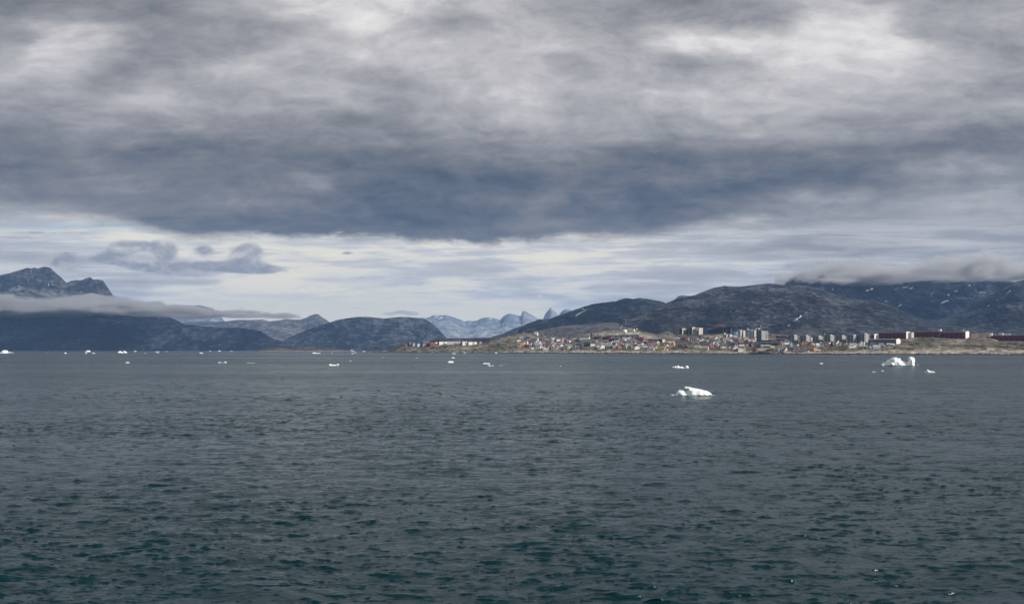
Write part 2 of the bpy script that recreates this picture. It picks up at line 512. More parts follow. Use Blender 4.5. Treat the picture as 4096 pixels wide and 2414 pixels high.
def rock_mat(name, dark, mid, light, scale, lightness=0.5, pale=None, pale_h=0.0, veg=None, streak=2.2, bump=1.0):
    """weathered gneiss: three tones broken at several sizes; optional vegetation tone and bare washed band near sea level"""
    m, n, p, out = new_mat(name)
    pos = n.n('ShaderNodeNewGeometry').outputs['Position']
    st = n.vm('MULTIPLY', pos, (1.0, 0.55, streak))
    a = n.noise(st, scale, 6.0, 0.62, 0.4)
    b = n.noise(st, scale * 5.5, 6.0, 0.68, 0.3)
    c = n.noise(pos, scale * 0.18, 4.0, 0.55)
    mp = n.n('ShaderNodeMapping')
    mp.inputs['Rotation'].default_value = (0.0, 0.42, 0.25)
    mp.inputs['Scale'].default_value = (0.28, 0.30, 1.9)
    n.put(mp.inputs[0], pos)
    sd_ = n.noise(mp.outputs[0], scale * 4.0, 6.0, 0.68, 0.5)
    t = n.m('ADD', n.m('ADD', n.m('ADD', n.m('MULTIPLY', n.m('SUBTRACT', a, 0.5), 1.9), n.m('MULTIPLY', n.m('SUBTRACT', sd_, 0.5), 2.1)), n.m('MULTIPLY', n.m('SUBTRACT', b, 0.5), 1.1)),
            n.m('ADD', lightness, n.m('MULTIPLY', n.m('SUBTRACT', c, 0.5), 1.5)))
    col = n.ramp(t, [(0.15, dark + (1,)), (0.5, mid + (1,)), (0.85, light + (1,))])
    at = n.n('ShaderNodeAttribute', attribute_name='cover')
    sp = n.n('ShaderNodeSeparateColor')
    n.put(sp.inputs[0], at.outputs['Color'])
    # red: bare pale gravel and rock, green: grass or heath
    bb = n.mr(b, 0.38, 0.62)
    col = n.mixc(n.m('MULTIPLY', sp.outputs[0], n.m('ADD', 0.55, n.m('MULTIPLY', bb, 0.45))), col,
                 n.mixc(n.mr(n.m('ADD', b, n.m('MULTIPLY', n.m('SUBTRACT', a, 0.5), 0.8)), 0.42, 0.60), (pale or light) + (1,), tuple(0.30 * x for x in (pale or light)) + (1,)))
    col = n.mixc(n.m('MULTIPLY', sp.outputs[1], n.mr(b, 0.36, 0.58, 1.0, 0.45)), col, (veg or mid) + (1,))
    n.put(p.inputs['Base Color'], col)
    p.inputs['Roughness'].default_value = 0.95
    p.inputs['Specular IOR Level'].default_value = 0.15
    bp = n.n('ShaderNodeBump')
    bp.inputs['Strength'].default_value = bump
    bp.inputs['Distance'].default_value = 0.5 / scale
    n.put(bp.inputs['Height'], n.m('ADD', n.m('MULTIPLY', a, 0.5), n.m('MULTIPLY', b, 0.35)))
    n.put(p.inputs['Normal'], bp.outputs[0])
    return m


# ------------------------------------------------------------------ mountains
MOUNT = {}


def mountain(name, crest, Dc, Df, mat, p=1.15, amp=0.10, fx=1 / 420.0, fy=1 / 900.0, rough=1.5, ncol=None, nrow=110, back=0.35, seed=1, pale=(), green=(), foot_z=-3.0, foot=None, spread=0.03):
    """a real hillside: foot at depth Df, crest line (photo column, photo row) at depth Dc, back slope behind"""
    x0, x1 = crest[0][0], crest[-1][0]
    ncol = ncol or int((x1 - x0) / 2.8)
    px = np.linspace(x0, x1, ncol)
    pyc = tab(crest, px)
    dc = tab(Dc, px) if isinstance(Dc, list) else np.full(ncol, float(Dc))
    df = tab(Df, px) if isinstance(Df, list) else np.full(ncol, float(Df))
    t = np.linspace(0, 1, nrow) ** 0.9
    tb = np.linspace(0.03, 1, 14)
    # front slope
    Dp = df[None, :] + (dc - df)[None, :] * t[:, None]
    X = (px[None, :] - 2048) / F * Dp
    slope_c = (HZ - pyc) / F
    zc = CAMH + slope_c * dc
    fz = np.full(ncol, foot_z) if foot is None else tab(foot, px)
    kk = max(3, int(ncol * spread))
    g_ = np.exp(-0.5 * (np.arange(-2 * kk, 2 * kk + 1) / kk) ** 2)
    zpad = np.concatenate([np.full(2 * kk, zc[0]), zc, np.full(2 * kk, zc[-1])])
    zs = np.convolve(zpad, g_ / g_.sum(), 'valid')
    wsm = np.clip(t, 0, 1)[:, None] ** 2.2
    Z = fz[None, :] + ((zs[None, :] * (1 - wsm) + zc[None, :] * wsm) - fz[None, :]) * t[:, None] ** p
    env = np.clip(np.sin(np.pi * np.clip(t, 0, 1)) ** 0.8, 0, 1)[:, None]
    h = np.maximum(zs - fz, 5)[None, :]
    nz = ridged(X * fx, Dp * fy, 6, 0.52, seed) * 0.55 + fbm(X * fx * 0.45, Dp * fy * 0.45, 4, 0.5, seed + 9) * 1.2 - 0.25
    nf = fbm(X * fx * 7, Dp * fy * 7, 4, 0.6, seed + 20)
    Z = Z + h * amp * (nz * env) + h * amp * 0.22 * nf * (env * 0.9 + 0.1)
    lim = CAMH + slope_c[None, :] * Dp - (1 - t[:, None]) * 2.0
    over = Z - lim
    Z = np.where(over > 0, lim - 0.25 * np.minimum(over, 40) * (1 - t[:, None]), Z)
    # crest roughness
    cr = fbm(px * 0.055, px * 0 + seed * 3.3, 5, 0.6, seed) * rough
    Z[-1, :] = zc + cr / F * dc
    # back slope
    Db = dc[None, :] * (1 + back * 0.35 * tb[:, None])
    Xb = (px[None, :] - 2048) / F * Db
    Zb = zc[None, :] * (1 - 0.75 * tb[:, None] ** 1.1) - 2 * tb[:, None] + h * amp * 0.3 * fbm(Xb * fx, Db * fy, 4, 0.5, seed + 3) * np.sin(np.pi * tb)[:, None]
    V = np.stack([np.vstack([X, Xb]), np.vstack([Dp, Db]), np.vstack([Z, Zb])], -1)
    nr = nrow + len(tb)
    # land cover
    PY = HZ - (V[:, :, 2] - CAMH) / V[:, :, 1] * F
    PX = np.broadcast_to(px, PY.shape)
    cov = np.zeros(V.shape[:2] + (4,))
    for ch, lst in ((0, pale), (1, green)):
        for (gx, gy, sx, sy, w) in lst:
            cov[:, :, ch] += w * np.exp(-((PX - gx) / sx) ** 2 - ((PY - gy) / sy) ** 2)
    cov = np.clip(cov, 0, 1)
    cov[:, :, 3] = 1
    o = mesh_grid(name, V.reshape(-1, 3), nr, ncol, mat, attrs={'cover': cov.reshape(-1, 4)})
    o['kind'] = 'structure'
    MOUNT[name] = (px, V[:nrow], PY[:nrow])
    return o


def on_mount(key, x, y):
    """front-most point of a mountainside that shows at photo column x, row y"""
    px, V, PY = MOUNT[key]
    c = int(np.clip(round((x - px[0]) / (px[1] - px[0])), 0, len(px) - 1))
    col = PY[:, c]
    run = np.minimum.accumulate(col)
    i = int(np.argmax(run <= y)) if (run <= y).any() else len(col) - 1
    return V[i, c]


def snow_patch(owner, key, pts, mat):
    """a snow field lying on the slope: centre line of (column, row, half-width in rows)"""
    up, dn = [], []
    for i in range(len(pts) - 1):
        (xa, ya, wa), (xb, yb, wb) = pts[i], pts[i + 1]
        for k in range(6):
            s = k / 6.0
            j = random.uniform(0.55, 1.25)
            x = xa + (xb - xa) * s
            y = ya + (yb - ya) * s + random.uniform(-0.4, 0.4)
            w = (wa + (wb - wa) * s) * j
            up.append(on_mount(key, x, y - w))
            dn.append(on_mount(key, x + random.uniform(-.5, .5), y + w))
    if len(up) < 2:
        return
    vs = []
    for a, b in zip(up, dn):
        for q in (a, (a + b) / 2, b):
            d = np.array([q[0], q[1], q[2]])
            vs.append(d + np.array([-d[0], -d[1], 0]) / np.hypot(d[0], d[1]) * 6 + np.array([0, 0, 2.5]))
    fs = []
    for i in range(len(up) - 1):
        for r in range(2):
            fs.append((3 * i + r, 3 * i + r + 1, 3 * i + 4 + r, 3 * i + 3 + r))
    o = mesh_py('snow_patch', vs, fs, mat, owner, smooth=True)
    return o


rock_far = rock_mat('hazed_far_rock', (0.14, 0.17, 0.21), (0.24, 0.27, 0.31), (0.40, 0.41, 0.43), 1 / 260.0, 0.48, bump=0.8)  # pale bluish tones carry part of the bright distant haze
rock_tan = rock_mat('tan_rock', (0.035, 0.045, 0.062), (0.088, 0.094, 0.106), (0.23, 0.215, 0.20), 1 / 130.0, 0.5)
rock_blue = rock_mat('mountain_rock', (0.009, 0.018, 0.032), (0.030, 0.042, 0.062), (0.12, 0.13, 0.15), 1 / 90.0, 0.44)  # dark blue tones take the place of cloud shadow on the slopes
rock_dark = rock_mat('cloud_shade_rock', (0.002, 0.006, 0.014), (0.007, 0.014, 0.027), (0.052, 0.064, 0.086), 1 / 70.0, 0.42)  # near-black blue: cloud shade put into the rock colour
rock_peak = rock_mat('peak_rock', (0.007, 0.012, 0.020), (0.028, 0.032, 0.041), (0.13, 0.128, 0.132), 1 / 110.0, 0.48)  # tones kept dark so the peaks look shaded by cloud
rock_grey = rock_mat('grey_hill_rock', (0.006, 0.011, 0.021), (0.022, 0.028, 0.042), (0.115, 0.120, 0.138), 1 / 46.0, 0.42, pale=(0.20, 0.185, 0.175), veg=(0.028, 0.032, 0.026))  # grey darkened and blued to stand for cloud shade
rock_plain = rock_mat('stony_plain_rock', (0.030, 0.034, 0.042), (0.066, 0.069, 0.078), (0.15, 0.15, 0.158), 1 / 34.0, 0.5, pale=(0.19, 0.18, 0.175))
rock_isle = rock_mat('island_rock', (0.03, 0.032, 0.032), (0.07, 0.07, 0.066), (0.17, 0.16, 0.15), 1 / 24.0, 0.46, pale=(0.5, 0.45, 0.42))
snow = paint((0.60, 0.62, 0.67), 0.8, 0.2, 0.06)

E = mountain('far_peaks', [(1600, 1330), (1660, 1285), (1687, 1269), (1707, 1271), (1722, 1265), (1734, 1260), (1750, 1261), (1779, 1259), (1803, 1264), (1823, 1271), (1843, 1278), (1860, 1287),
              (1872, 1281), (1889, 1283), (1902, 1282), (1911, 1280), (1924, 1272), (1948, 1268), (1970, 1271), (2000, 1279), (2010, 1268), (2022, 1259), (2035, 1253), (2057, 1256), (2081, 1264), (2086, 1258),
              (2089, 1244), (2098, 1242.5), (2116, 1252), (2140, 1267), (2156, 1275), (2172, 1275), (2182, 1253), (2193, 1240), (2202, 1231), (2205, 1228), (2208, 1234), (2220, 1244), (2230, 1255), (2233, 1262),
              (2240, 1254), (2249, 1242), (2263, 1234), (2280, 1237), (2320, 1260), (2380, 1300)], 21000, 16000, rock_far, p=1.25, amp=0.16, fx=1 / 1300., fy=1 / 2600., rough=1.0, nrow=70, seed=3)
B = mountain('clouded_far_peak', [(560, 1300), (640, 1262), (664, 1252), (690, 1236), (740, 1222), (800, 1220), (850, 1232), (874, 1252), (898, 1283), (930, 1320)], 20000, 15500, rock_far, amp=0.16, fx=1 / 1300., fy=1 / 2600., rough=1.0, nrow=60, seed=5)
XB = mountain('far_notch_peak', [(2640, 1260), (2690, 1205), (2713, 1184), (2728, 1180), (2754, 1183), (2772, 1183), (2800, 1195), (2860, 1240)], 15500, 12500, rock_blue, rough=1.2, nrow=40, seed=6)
C = mountain('tan_ridge', [(640, 1330), (734, 1289), (760, 1285), (800, 1284), (860, 1286), (896, 1285), (952, 1279), (1000, 1279), (1049, 1277), (1077, 1285), (1110, 1281), (1143, 1275), (1172, 1277), (1200, 1277), (1220, 1273),
              (1239, 1262), (1255, 1257), (1270, 1255), (1286, 1266), (1305, 1278), (1330, 1295), (1380, 1330)], 14000, 10800, rock_tan, p=1.0, amp=0.16, fx=1 / 700., fy=1 / 1500., rough=1.5, nrow=80, seed=8)
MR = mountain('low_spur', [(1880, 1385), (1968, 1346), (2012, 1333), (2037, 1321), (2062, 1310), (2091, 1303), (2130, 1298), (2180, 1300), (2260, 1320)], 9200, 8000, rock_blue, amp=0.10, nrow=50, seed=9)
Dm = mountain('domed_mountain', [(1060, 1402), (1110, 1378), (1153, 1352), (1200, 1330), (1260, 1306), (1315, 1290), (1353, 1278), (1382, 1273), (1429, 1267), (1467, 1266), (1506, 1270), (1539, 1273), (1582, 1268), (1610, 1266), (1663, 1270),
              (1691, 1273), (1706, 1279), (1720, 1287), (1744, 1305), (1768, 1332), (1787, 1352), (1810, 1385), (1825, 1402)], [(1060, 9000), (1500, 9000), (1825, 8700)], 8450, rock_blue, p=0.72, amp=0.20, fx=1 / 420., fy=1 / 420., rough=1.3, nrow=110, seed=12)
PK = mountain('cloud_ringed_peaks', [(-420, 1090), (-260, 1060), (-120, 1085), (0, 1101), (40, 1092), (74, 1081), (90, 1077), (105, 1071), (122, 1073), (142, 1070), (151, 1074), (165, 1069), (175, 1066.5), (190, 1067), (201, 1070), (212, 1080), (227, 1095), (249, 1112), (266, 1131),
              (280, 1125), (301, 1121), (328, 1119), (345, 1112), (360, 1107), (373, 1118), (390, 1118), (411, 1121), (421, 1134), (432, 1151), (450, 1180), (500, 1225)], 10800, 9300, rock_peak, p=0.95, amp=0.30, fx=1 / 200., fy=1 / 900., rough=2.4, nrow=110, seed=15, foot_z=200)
A = mountain('dark_mountain', [(-420, 1196), (-200, 1198), (0, 1200), (250, 1206), (420, 1214), (520, 1222), (616, 1235), (633, 1245), (677, 1267), (716, 1285), (743, 1299), (778, 1299), (808, 1305), (830, 1306), (852, 1306), (896, 1311), (925, 1310), (952, 1309), (1005, 1316), (1040, 1322), (1070, 1341), (1100, 1357), (1124, 1363), (1153, 1380), (1181, 1392), (1225, 1403)],
              [(-420, 9300), (600, 9000), (1225, 8150)], [(-420, 7800), (1225, 8000)], rock_dark, p=0.85, amp=0.20, fx=1 / 380., fy=1 / 650., rough=1.3, nrow=110, seed=18,
              pale=[(170, 1372, 26, 9, .35), (480, 1262, 10, 4, .4), (60, 1302, 60, 14, .2)])
Hh = mountain('cloud_capped_mountain', [(2980, 1240), (3060, 1180), (3138, 1139), (3150, 1123), (3164, 1113), (3185, 1102), (3212, 1090), (3235, 1082), (3253, 1078), (3290, 1072), (3340, 1075), (3400, 1090), (3460, 1100), (3520, 1112), (3600, 1118), (3700, 1112), (3780, 1108), (3824, 1103), (3870, 1087), (3907, 1076), (3935, 1076), (3949, 1079), (3975, 1090), (3996, 1099), (4050, 1126), (4130, 1150), (4250, 1190)],
              8200, 6400, rock_mat('high_rock', (0.004, 0.010, 0.022), (0.014, 0.022, 0.040), (0.095, 0.102, 0.122), 1 / 80.0, 0.42), p=1.0, amp=0.17, fx=1 / 520., fy=1 / 800., rough=1.8, nrow=120, seed=21)  # cloud shade on this mountain is in the dark blue rock tones
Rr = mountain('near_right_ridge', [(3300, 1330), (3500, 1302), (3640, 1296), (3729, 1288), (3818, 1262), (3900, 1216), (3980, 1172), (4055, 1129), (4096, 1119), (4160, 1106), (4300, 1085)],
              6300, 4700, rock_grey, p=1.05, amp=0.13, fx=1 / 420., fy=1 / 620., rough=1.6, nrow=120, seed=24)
Fm = mountain('navy_mountain', [(1990, 1375), (2040, 1350), (2067, 1332), (2081, 1312), (2105, 1295), (2153, 1278), (2196, 1275), (2234, 1261), (2272, 1247), (2320, 1231), (2367, 1216), (2415, 1209), (2463, 1204), (2485, 1196), (2501, 1191.5), (2518, 1193), (2534, 1195), (2558, 1190.5),
              (2576, 1193), (2596, 1196), (2634, 1202), (2653, 1207), (2680, 1222), (2760, 1270)], 6400, 5300, rock_dark, p=0.95, amp=0.08, fx=1 / 330., fy=1 / 600., rough=1.3, nrow=110, seed=27)
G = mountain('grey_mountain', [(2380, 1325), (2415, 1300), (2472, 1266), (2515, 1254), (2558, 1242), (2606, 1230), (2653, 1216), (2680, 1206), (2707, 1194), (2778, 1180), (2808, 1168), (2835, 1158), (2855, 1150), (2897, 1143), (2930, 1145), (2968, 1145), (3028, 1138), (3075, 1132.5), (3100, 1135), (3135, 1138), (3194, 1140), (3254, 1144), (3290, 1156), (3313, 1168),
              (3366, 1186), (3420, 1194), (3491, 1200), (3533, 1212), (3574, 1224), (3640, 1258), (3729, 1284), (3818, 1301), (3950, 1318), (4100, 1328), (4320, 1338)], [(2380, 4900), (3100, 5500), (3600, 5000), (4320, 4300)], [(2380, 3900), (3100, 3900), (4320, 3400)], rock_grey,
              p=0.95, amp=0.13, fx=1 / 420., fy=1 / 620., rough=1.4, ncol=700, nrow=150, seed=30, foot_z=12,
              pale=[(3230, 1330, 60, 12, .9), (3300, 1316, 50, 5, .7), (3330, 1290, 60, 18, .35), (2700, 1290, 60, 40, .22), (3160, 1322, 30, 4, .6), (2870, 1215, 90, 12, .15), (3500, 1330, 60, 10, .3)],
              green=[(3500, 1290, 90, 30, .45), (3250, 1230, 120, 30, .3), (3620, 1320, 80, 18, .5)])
PL = mountain('stony_plain', [(2040, 1352), (2100, 1339), (2129, 1328), (2170, 1317), (2224, 1307), (2270, 1301), (2320, 1297), (2370, 1293), (2415, 1290), (2450, 1289), (2500, 1291), (2560, 1297), (2610, 1312), (2660, 1335)], 4700, 3900, rock_plain, p=0.9, amp=0.10, fx=1 / 260., fy=1 / 300., rough=0.8, nrow=60, seed=33, foot_z=15,
              pale=[(2260, 1330, 90, 7, .35), (2470, 1300, 60, 6, .4)])
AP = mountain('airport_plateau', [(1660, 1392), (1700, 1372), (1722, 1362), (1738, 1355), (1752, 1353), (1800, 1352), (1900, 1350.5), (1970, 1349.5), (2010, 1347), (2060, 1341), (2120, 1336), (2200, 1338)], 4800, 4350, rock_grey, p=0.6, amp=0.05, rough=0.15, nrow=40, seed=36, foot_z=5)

isl_pale = [(1090, 1402.5, 60, 1.3, 1.0), (1250, 1403, 110, 1.5, 0.9), (1180, 1402.5, 60, 1.3, .9), (1370, 1403, 60, 1.4, .8)]
I1 = mountain('skerry', [(1012, 1405.6), (1043, 1397.5), (1060, 1394), (1077, 1390), (1090, 1387), (1100, 1386), (1120, 1388.5), (1134, 1390), (1172, 1395), (1200, 1403)], 4900, 4720, rock_isle, p=0.55, amp=0.08, fx=1 / 60., fy=1 / 60., rough=0.7, nrow=40, seed=40, pale=isl_pale)
I2 = mountain('skerry', [(1150, 1405), (1180, 1394), (1191, 1391.5), (1215, 1387), (1232, 1385.5), (1267, 1387), (1305, 1390), (1334, 1394), (1363, 1398.5), (1401, 1401.5), (1428, 1405.8)], 4750, 4560, rock_isle, p=0.55, amp=0.08, fx=1 / 60., fy=1 / 60., rough=0.7, nrow=40, seed=42, pale=isl_pale)
I3 = mountain('skerry', [(1478, 1407.5), (1500, 1403.8), (1530, 1401), (1552, 1401.5), (1580, 1402), (1600, 1407)], 4150, 4040, rock_isle, p=0.55, amp=0.08, fx=1 / 60., fy=1 / 60., rough=0.5, nrow=30, seed=44, pale=[(1530, 1405.5, 60, 1.5, .9)])

for key, ob, lst in (
    ('cloud_capped_mountain', Hh, [[(3462, 1168, 1), (3490, 1158, 2.2), (3528, 1139, 1.2)], [(3312, 1111, 1), (3345, 1110, 2), (3365, 1116, 1)], [(3230, 1138, 1), (3252, 1128, 1.5)],
        [(3545, 1143, .8), (3572, 1132, 1.5)], [(3612, 1152, .8), (3640, 1147, 1)], [(3636, 1157, 1.2), (3654, 1153, 2)], [(3720, 1188, .8), (3727, 1176, 1.4), (3738, 1166, .8)], [(3762, 1216, .6), (3800, 1203, 1.2)],
        [(3790, 1180, 1.5), (3800, 1182, 2)], [(3812, 1168, .8), (3834, 1164, 1.4)], [(3915, 1172, .8), (3942, 1171, 1.2)], [(3535, 1202, 1), (3548, 1212, 1.6), (3556, 1208, 1)], [(3590, 1232, .8), (3608, 1218, 1.6)],
        [(3636, 1226, .8), (3648, 1229, 1)], [(3870, 1146, 1), (3885, 1140, 1.6)], [(3580, 1160, .8), (3592, 1157, 1.1)], [(3325, 1161, .7), (3340, 1158, 1)], [(3380, 1156, .8), (3394, 1153, 1.2)]]),
    ('near_right_ridge', Rr, [[(4020, 1180, .8), (4046, 1162, 1.4)], [(3948, 1226, .8), (3962, 1223, 1.2)], [(3985, 1205, .6), (3996, 1202, .9)]]),
    ('grey_mountain', G, [[(3180, 1285, .8), (3198, 1271, 2.2), (3210, 1263, 1.2)], [(3222, 1254, .8), (3238, 1244, 1.4)], [(3151, 1308, .7), (3161, 1300, 1.2)]]),
    ('navy_mountain', Fm, [[(2302, 1265, .7), (2322, 1252, 1.2), (2352, 1238, .9)], [(2325, 1239, .9), (2338, 1236, 1)], [(2280, 1268, .6), (2286, 1267, .8)]]),
    ('far_peaks', E, [[(1738, 1269, 1.4), (1758, 1264, 2.2)], [(1752, 1280, 1.2), (1762, 1273, 3.2), (1772, 1268, 2)], [(1748, 1286, .8), (1757, 1281, 1.4)], [(1872, 1292, 1.4), (1884, 1288, 1.8)], [(1890, 1300, 1), (1905, 1293, 2)], [(1957, 1279, 1.4), (1972, 1274, 2.2)],
                      [(1980, 1283, .8), (1992, 1286, 1.4)], [(2064, 1277, 1), (2070, 1282, 1.6)], [(1715, 1276, 1), (1724, 1273, 1.3)]]),
    ('clouded_far_peak', B, [[(745, 1262, 1.2), (762, 1266, 2), (775, 1262, 1)], [(803, 1264, 1), (812, 1270, 1.8)], [(700, 1266, 1), (716, 1270, 1.4)], [(735, 1277, 1), (742, 1274, 1.4)]]),
    ('cloud_ringed_peaks', PK, [[(124, 1087, 1), (127, 1093, 2.4), (128, 1099, 1)], [(128, 1118, 1), (129, 1126, 3), (130, 1130, 1)], [(72, 1146, 1.2), (84, 1152, 2), (92, 1157, 1)], [(193, 1140, 1.5), (196, 1144, 1.5)], [(208, 1127, 1), (211, 1131, 1.6)]]),
):
    for pts in lst:
        snow_patch(ob, key, pts, snow)

# ------------------------------------------------------------------ town terrain
YW = [(1400, 1407), (1560, 1408.4), (1700, 1409.6), (2060, 1411.3), (2250, 1412.2), (2500, 1413.4), (2750, 1414.6), (3000, 1415.8), (3300, 1417), (3600, 1418), (4096, 1419), (4450, 1420)]
YC = [(1490, 1407), (1540, 1405), (1555, 1402), (1562, 1397), (1575, 1389), (1590, 1378), (1605, 1371), (1625, 1369.5), (1645, 1375), (1665, 1377), (1690, 1370), (1700, 1366.5), (1720, 1368), (1745, 1371), (1775, 1370), (1800, 1371), (1850, 1368),
      (1930, 1370), (1945, 1367), (1960, 1358), (1985, 1349), (2020, 1345), (2050, 1337.5), (2080, 1332), (2100, 1330.5), (2137, 1335), (2160, 1340), (2180, 1343), (2260, 1348), (2300, 1342), (2330, 1336), (2380, 1331), (2420, 1323), (2450, 1316), (2480, 1313), (2500, 1311), (2520, 1310), (2545, 1318),
      (2570, 1326), (2600, 1331), (2625, 1336), (2645, 1329), (2660, 1326), (2675, 1328), (2690, 1332), (2705, 1338), (2720, 1337), (2760, 1337.5), (2815, 1337), (2840, 1335), (2925, 1336), (2990, 1345), (3015, 1341), (3035, 1335), (3050, 1331), (3070, 1331), (3085, 1333), (3110, 1337), (3150, 1343), (3200, 1346), (3400, 1350), (3500, 1354),
      (3560, 1355), (3630, 1354), (3650, 1351), (3680, 1348), (3720, 1348), (3760, 1350), (3800, 1352), (3860, 1352), (3880, 1347), (3930, 1345), (3960, 1352), (4000, 1362), (4096, 1364), (4450, 1366)]
SP = [(1490, 120), (1600, 260), (1900, 420), (2100, 650), (2500, 850), (2800, 900), (3100, 800), (3400, 550), (3640, 420), (3900, 420), (4450, 420)]
KNOLLS = [(2735, 1397, 55, 24), (2660, 1345, 45, 7), (2360, 1394, 50, 5), (3560, 1404, 40, 3), (3690, 1400, 60, 4), (3960, 1400, 70, 5)]   # column, row, half-width px, height px


def depth_of(px, py):
    yw = tab(YW, px)
    yc = tab(YC, px)
    ds = CAMH * F / (yw - HZ)
    t = np.clip((yw - py) / np.maximum(yw - yc, 0.5), 0, 1)
    return ds + tab(SP, px) * t ** 0.92, t


_kn = []
for (kx, ky, kw, kh) in KNOLLS:
    d, _t = depth_of(kx, ky)
    _kn.append((X_of(kx, d), float(d), kw / F * d * 0.75, kh / F * d))


def land_noise(X, Y, t):
    n = fbm(X / 70.0, Y / 60.0, 5, 0.58, 50) * 5.0 + ridged(X / 30.0, Y / 40.0, 4, 0.55, 60) * 1.5
    n = n * np.clip(t * 4, 0.12, 1) * np.clip((1 - t) * 6 + 0.25, 0, 1)
    for (kx, ky, kr, kh) in _kn:
        n = n + kh * np.exp(-(((X - kx) / kr) ** 2 + ((Y - ky) / (kr * 0.8)) ** 2) ** 1.3)
    return n


def ground(px, py):
    """point of the town's ground seen at photo column px, row py (knolls and roughness included in z)"""
    D, t = depth_of(px, py)
    X = X_of(px, D)
    return float(X), float(D), float(Z_of(py, D) + land_noise(np.array(X), np.array(D), np.array(t)))


px = np.linspace(1490, 4450, 1320)
tt = np.concatenate([[-0.06], np.linspace(0, 1, 120) ** 1.25])
yw, yc = tab(YW, px), tab(YC, px)
PYg = yw[None, :] + (yc - yw)[None, :] * tt[:, None]
ds = CAMH * F / (yw - HZ)
Dg = ds[None, :] + tab(SP, px)[None, :] * np.sign(tt)[:, None] * np.abs(tt)[:, None] ** 0.92
# ragged waterline
rag = fbm(px * 0.03, px * 0 + 4.4, 5, 0.6, 70) * 44 + fbm(px * 0.15, px * 0 + 1.4, 3, 0.6, 71) * 10
Dg = Dg + rag[None, :] * np.clip(1 - np.abs(tt) * 6, 0, 1)[:, None]
Xg = (px[None, :] - 2048) / F * Dg
Zg = CAMH + (HZ - PYg) / F * Dg
Zg[0, :] = -4
Tg = np.broadcast_to(np.clip(tt, 0, 1)[:, None], Dg.shape)
ln = land_noise(Xg, Dg, Tg)
Zg[1:] += ln[1:]
cl = np.clip(fbm(Xg / 45.0, Dg / 45.0, 4, 0.6, 80) * 1.6 + 0.3, 0, 1)
Zg[2:] += (cl * np.clip(Tg * 60, 0, 1) * np.clip(1 - Tg * 5, 0, 1) * 3.0)[2:]
# back of the land, falling to low ground that runs under the mountains
tb = np.linspace(0.08, 1, 10)
Db = Dg[-1][None, :] + 900 * tb[:, None]
Xb = (px[None, :] - 2048) / F * Db
Zb = Zg[-1][None, :] * (1 - tb[:, None]) ** 1.5 + 6 * tb[:, None]
V = np.stack([np.vstack([Xg, Xb]), np.vstack([Dg, Db]), np.vstack([Zg, Zb])], -1)
cov = np.zeros(V.shape[:2] + (4,))
Z = V[:, :, 2]
PYv = HZ - (Z - CAMH) / V[:, :, 1] * F
PXv = np.broadcast_to(px, PYv.shape)
nzc = fbm(V[:, :, 0] / 35.0, V[:, :, 1] / 35.0, 5, 0.6, 90)
shore_h = tab([(1490, 4), (2060, 6), (2300, 9), (2700, 9), (3000, 7), (3400, 8), (3700, 13), (4450, 13)], px)[None, :]
cov[:, :, 0] = np.clip((shore_h * (1 + nzc * 1.3) - Z) / 3.0, 0, 1) * np.clip((Z - 0.9) / 0.8, 0, 1) * np.clip(0.75 + nzc * 1.6, 0.1, 1)
PALE = [(2120, 1350, 18, 7, .8), (2150, 1353, 16, 4, .8), (2075, 1362, 22, 8, .6), (2400, 1335, 60, 8, .6), (2470, 1335, 60, 7, .6), (2580, 1345, 25, 6, .9), (2530, 1332, 40, 5, .6), (2620, 1350, 40, 10, .35), (2690, 1412, 34, 3, .9), (2890, 1409, 60, 3.5, .8), (2900, 1347, 45, 8, .8), (2955, 1348, 30, 6, .6),
        (2830, 1345, 25, 6, .6), (3635, 1385, 30, 2, .9), (3740, 1405, 40, 8, .55), (3700, 1402, 30, 6, .5), (3640, 1360, 14, 4, .6), (3840, 1363, 16, 4, .5), (2110, 1400, 30, 6, .4), (3080, 1415, 60, 3, .0), (2790, 1365, 20, 6, .3), (1860, 1392, 26, 6, .5), (1760, 1377, 40, 4, .3)]
GREEN = [(2150, 1403, 30, 3.5, 1), (2240, 1402, 30, 3.5, .9), (2200, 1400, 40, 4, .7), (2390, 1393, 40, 7, .9), (2450, 1396, 60, 6, 1), (2520, 1395, 30, 6, 1), (2560, 1395, 40, 5, .6), (2665, 1392, 14, 6, 1), (2640, 1382, 20, 3, .7), (2868, 1394, 26, 4, 1), (2905, 1397, 20, 2, 1), (3000, 1400, 22, 6, .8),
         (3340, 1392, 40, 6, .9), (3300, 1400, 30, 5, .6), (3380, 1388, 20, 5, .8), (3640, 1389, 55, 6, 1), (3720, 1392, 18, 7, 1), (3660, 1396, 30, 4, .7), (3985, 1380, 24, 7, .9), (3880, 1362, 24, 4, .8), (3500, 1395, 30, 4, .6), (3420, 1392, 20, 3, .6), (4060, 1388, 30, 4, .6), (3760, 1365, 40, 6, .5), (2810, 1358, 20, 3, .5), (2920, 1380, 30, 3, .5),
         (3200, 1389, 60, 6, .4), (2270, 1365, 20, 5, .5), (2000, 1385, 60, 12, .35), (1950, 1395, 60, 10, .3)]
for ch, lst in ((0, PALE), (1, GREEN)):
    for (gx, gy, sx, sy, w) in lst:
        cov[:, :, ch] += w * np.exp(-((PXv - gx) / sx) ** 2 - ((PYv - gy) / sy) ** 2) * np.clip(0.9 + nzc * 0.9, 0, 1.2)
cov[:, :, 1] += np.clip(nzc * 1.5 + 0.05, 0, 0.5) * np.clip((Z - 8) / 6, 0, 1) * np.clip((PXv - 1560) / 400, 0.4, 1)
